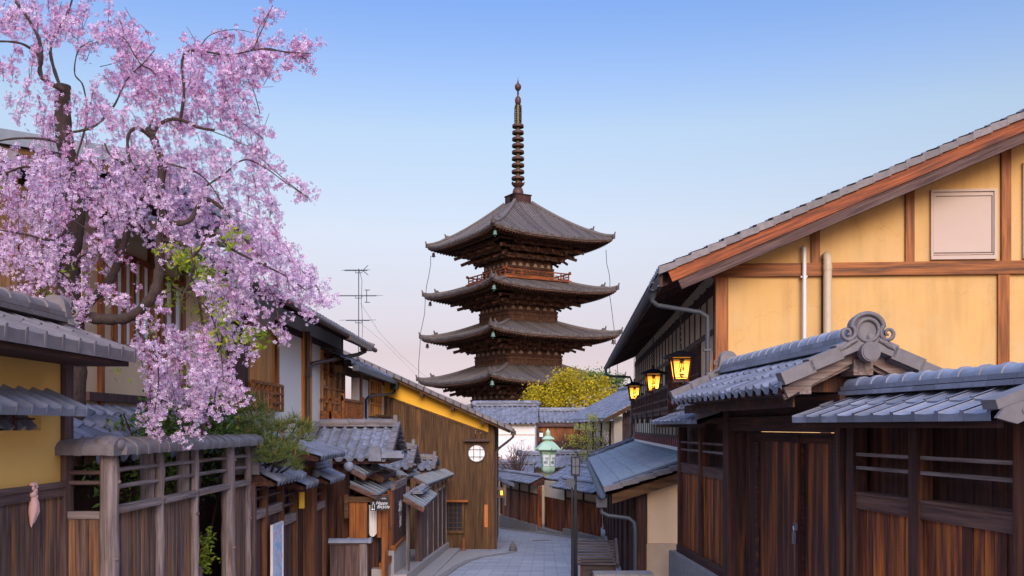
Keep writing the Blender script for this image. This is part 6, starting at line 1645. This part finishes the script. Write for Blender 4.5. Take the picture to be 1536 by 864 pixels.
np_quads('needles', np.concatenate(V)-o3, 'pine_green', pt)
for tcn in tufts:
    for _ in range(2):
        cd = MB(); q = Vector(tcn)+Vector((random.gauss(0, .06), random.gauss(0, .05), random.uniform(.02, .08))); cd.tube([q, q+Vector((random.gauss(0, .01), 0, random.uniform(.07, .13)))], [.009, .005], 5); bld(cd, 'candle', 'pine_candle', pt, pt)
br = MB(); hub = Vector(px(400, 712, 13.0))
limb(br, [pt.location, Vector((-3.75, 13.2, -1.4)), hub], .07, .045, 8)
for tcn in tufts:
    q = Vector(tcn); br.tube(smooth_path([hub, hub.lerp(q, .45)+Vector((0, .05, -.06)), q], 4), [.022-.0014*i for i in range(9)], 5)
bld(br, 'trunk', 'bark', pt, pt)

# trees beyond the bend
def tree(name, label, base, E, mat, size, per, spread, r0, tips):
    t = thing(name, label, 'tree', base); o3 = np.array(base); C = px_cloud(E)
    np_quads('crown', leaves_cloud(C, size, per, spread, .35, .6)-o3, mat, t)
    m = MB(); B0 = Vector(base)
    for tp in tips:
        q = Vector(tp); fork = B0.lerp(q, .55); fork.x = B0.x+(q.x-B0.x)*.35; m.tube(smooth_path([B0, fork, q], 6), [r0*(1-.07*i) for i in range(13)], 6)
    for c in C[::max(1, len(C)//50)]:
        p = Vector(c); q = min((Vector(tp) for tp in tips), key=lambda v: (v-p).length); q = q.lerp(B0, .12); m.tube([q, q.lerp(p, .5)+Vector((0, 0, -.1)), p], [r0*.25, r0*.17, r0*.06], 4, False)
    bld(m, 'trunk', 'bark', t, t); return t
yb_ = px(868, 640, 76); yb_ = (yb_[0], 76, G(76))
tree('maple_tree', 'bright yellow-green maple in front of the pagoda foot', yb_, [(818,592,26,12,76,1.5,32),(848,577,26,11,76,1.8,38),(888,588,30,13,77,1.8,38),(798,603,12,6,75,1,10),(918,599,18,7,76,1.2,12),(865,602,48,10,75,1.5,44),(845,563,14,4,76,1,8),(928,592,12,5,77,1,7),(830,606,28,7,75,1.5,14),(900,574,15,6,77,1,8),(870,562,10,4,76,1,5)], 'leaf_yellow', .105, 40, .30, .16, [px(838, 585, 76), px(868, 575, 76), px(895, 590, 76.5), px(812, 600, 75.5), px(920, 600, 76)])
pb_ = px(905, 640, 84); pb_ = (pb_[0], 84, G(84))
tree('pine_tree', 'flat-topped green pine just right of the yellow maple', pb_, [(900,567,24,9,84,1.5,50),(922,572,14,7,84,1,24),(905,580,28,7,84,1.5,34),(885,566,10,5,84,1,14)], 'far_green', .10, 18, .24, .13, [px(898, 570, 84), px(918, 574, 84), px(906, 580, 84)])
sb_ = px(893, 640, 47.6); sb_ = (sb_[0], 47.6, G(47.6))
tree('young_maple', 'slender young tree with yellow-green layered sprays behind the street wall', sb_, [(898,630,14,5,47.6,.5,20),(880,642,20,5,47.6,.6,26),(908,648,18,5,47.6,.6,24),(868,656,18,5,47.4,.6,22),(896,660,26,5,47.6,.6,28),(862,668,20,5,47.4,.6,20),(905,672,24,5,47.6,.6,22),(880,682,26,5,47.4,.5,20),(920,684,12,5,47.5,.4,10),(888,625,8,4,47.6,.3,10)], 'leaf_sapling', .042, 11, .09, .045, [px(893, 630, 47.6), px(876, 650, 47.5), px(910, 652, 47.6), px(862, 668, 47.4), px(905, 674, 47.6)])
def twiggy(name, label, base, E, mat, n, r0, leaf=None, cat='bush'):
    t = thing(name, label, cat, base); m = MB(); B0 = Vector(base); C = px_cloud(E)
    for c in C:
        q = Vector(c); mid = B0.lerp(q, .6)+Vector((random.gauss(0, .12), random.gauss(0, .12), .05)); m.tube(smooth_path([B0+Vector((random.gauss(0, .1), 0, 0)), mid, q], 4), [r0*(1-.1*i) for i in range(9)], 4, False)
        for _ in range(3):
            s_ = mid.lerp(q, random.random()); m.tube([s_, s_+Vector((random.gauss(0, .18), random.gauss(0, .18), random.uniform(.0, .3)))], [r0*.4, r0*.15], 4, False)
    bld(m, 'branches', mat, t, t)
    if leaf: np_quads('leaves', leaves_cloud(C, *leaf[1:])-np.array(base), leaf[0], t)
    return t
q_ = px(776, 640, 50); twiggy('bare_bush', 'leafless reddish-brown bush left of the green copper lantern', (q_[0], 50, -2.95), [(765,690,22,18,50,.5,40),(782,675,18,18,50,.5,36),(750,698,10,8,50,.3,10)], 'twig', 1, .018, ('leaf_rust', .022, 3, .1, 0, .5))
q_ = px(842, 640, 56); twiggy('bare_bush', 'rusty leafless bush between the copper lantern and the young maple', (q_[0], 56, -2.5), [(838,668,20,14,56,.6,40),(855,655,16,12,56,.6,24)], 'twig', 1, .02, ('leaf_rust', .03, 4, .14, 0, .5))
q_ = px(756, 640, 57); twiggy('rusty_hedge', 'low rust-coloured hedge along the foot of the white storehouse wall', (q_[0], 57, -2.9), [(752,692,14,6,57,.5,30),(770,694,14,6,57,.5,20),(790,690,10,6,57,.4,14)], 'twig', 1, .015, ('leaf_rust', .07, 6, .12, 0, .5), 'hedge')
texts_to_mesh()
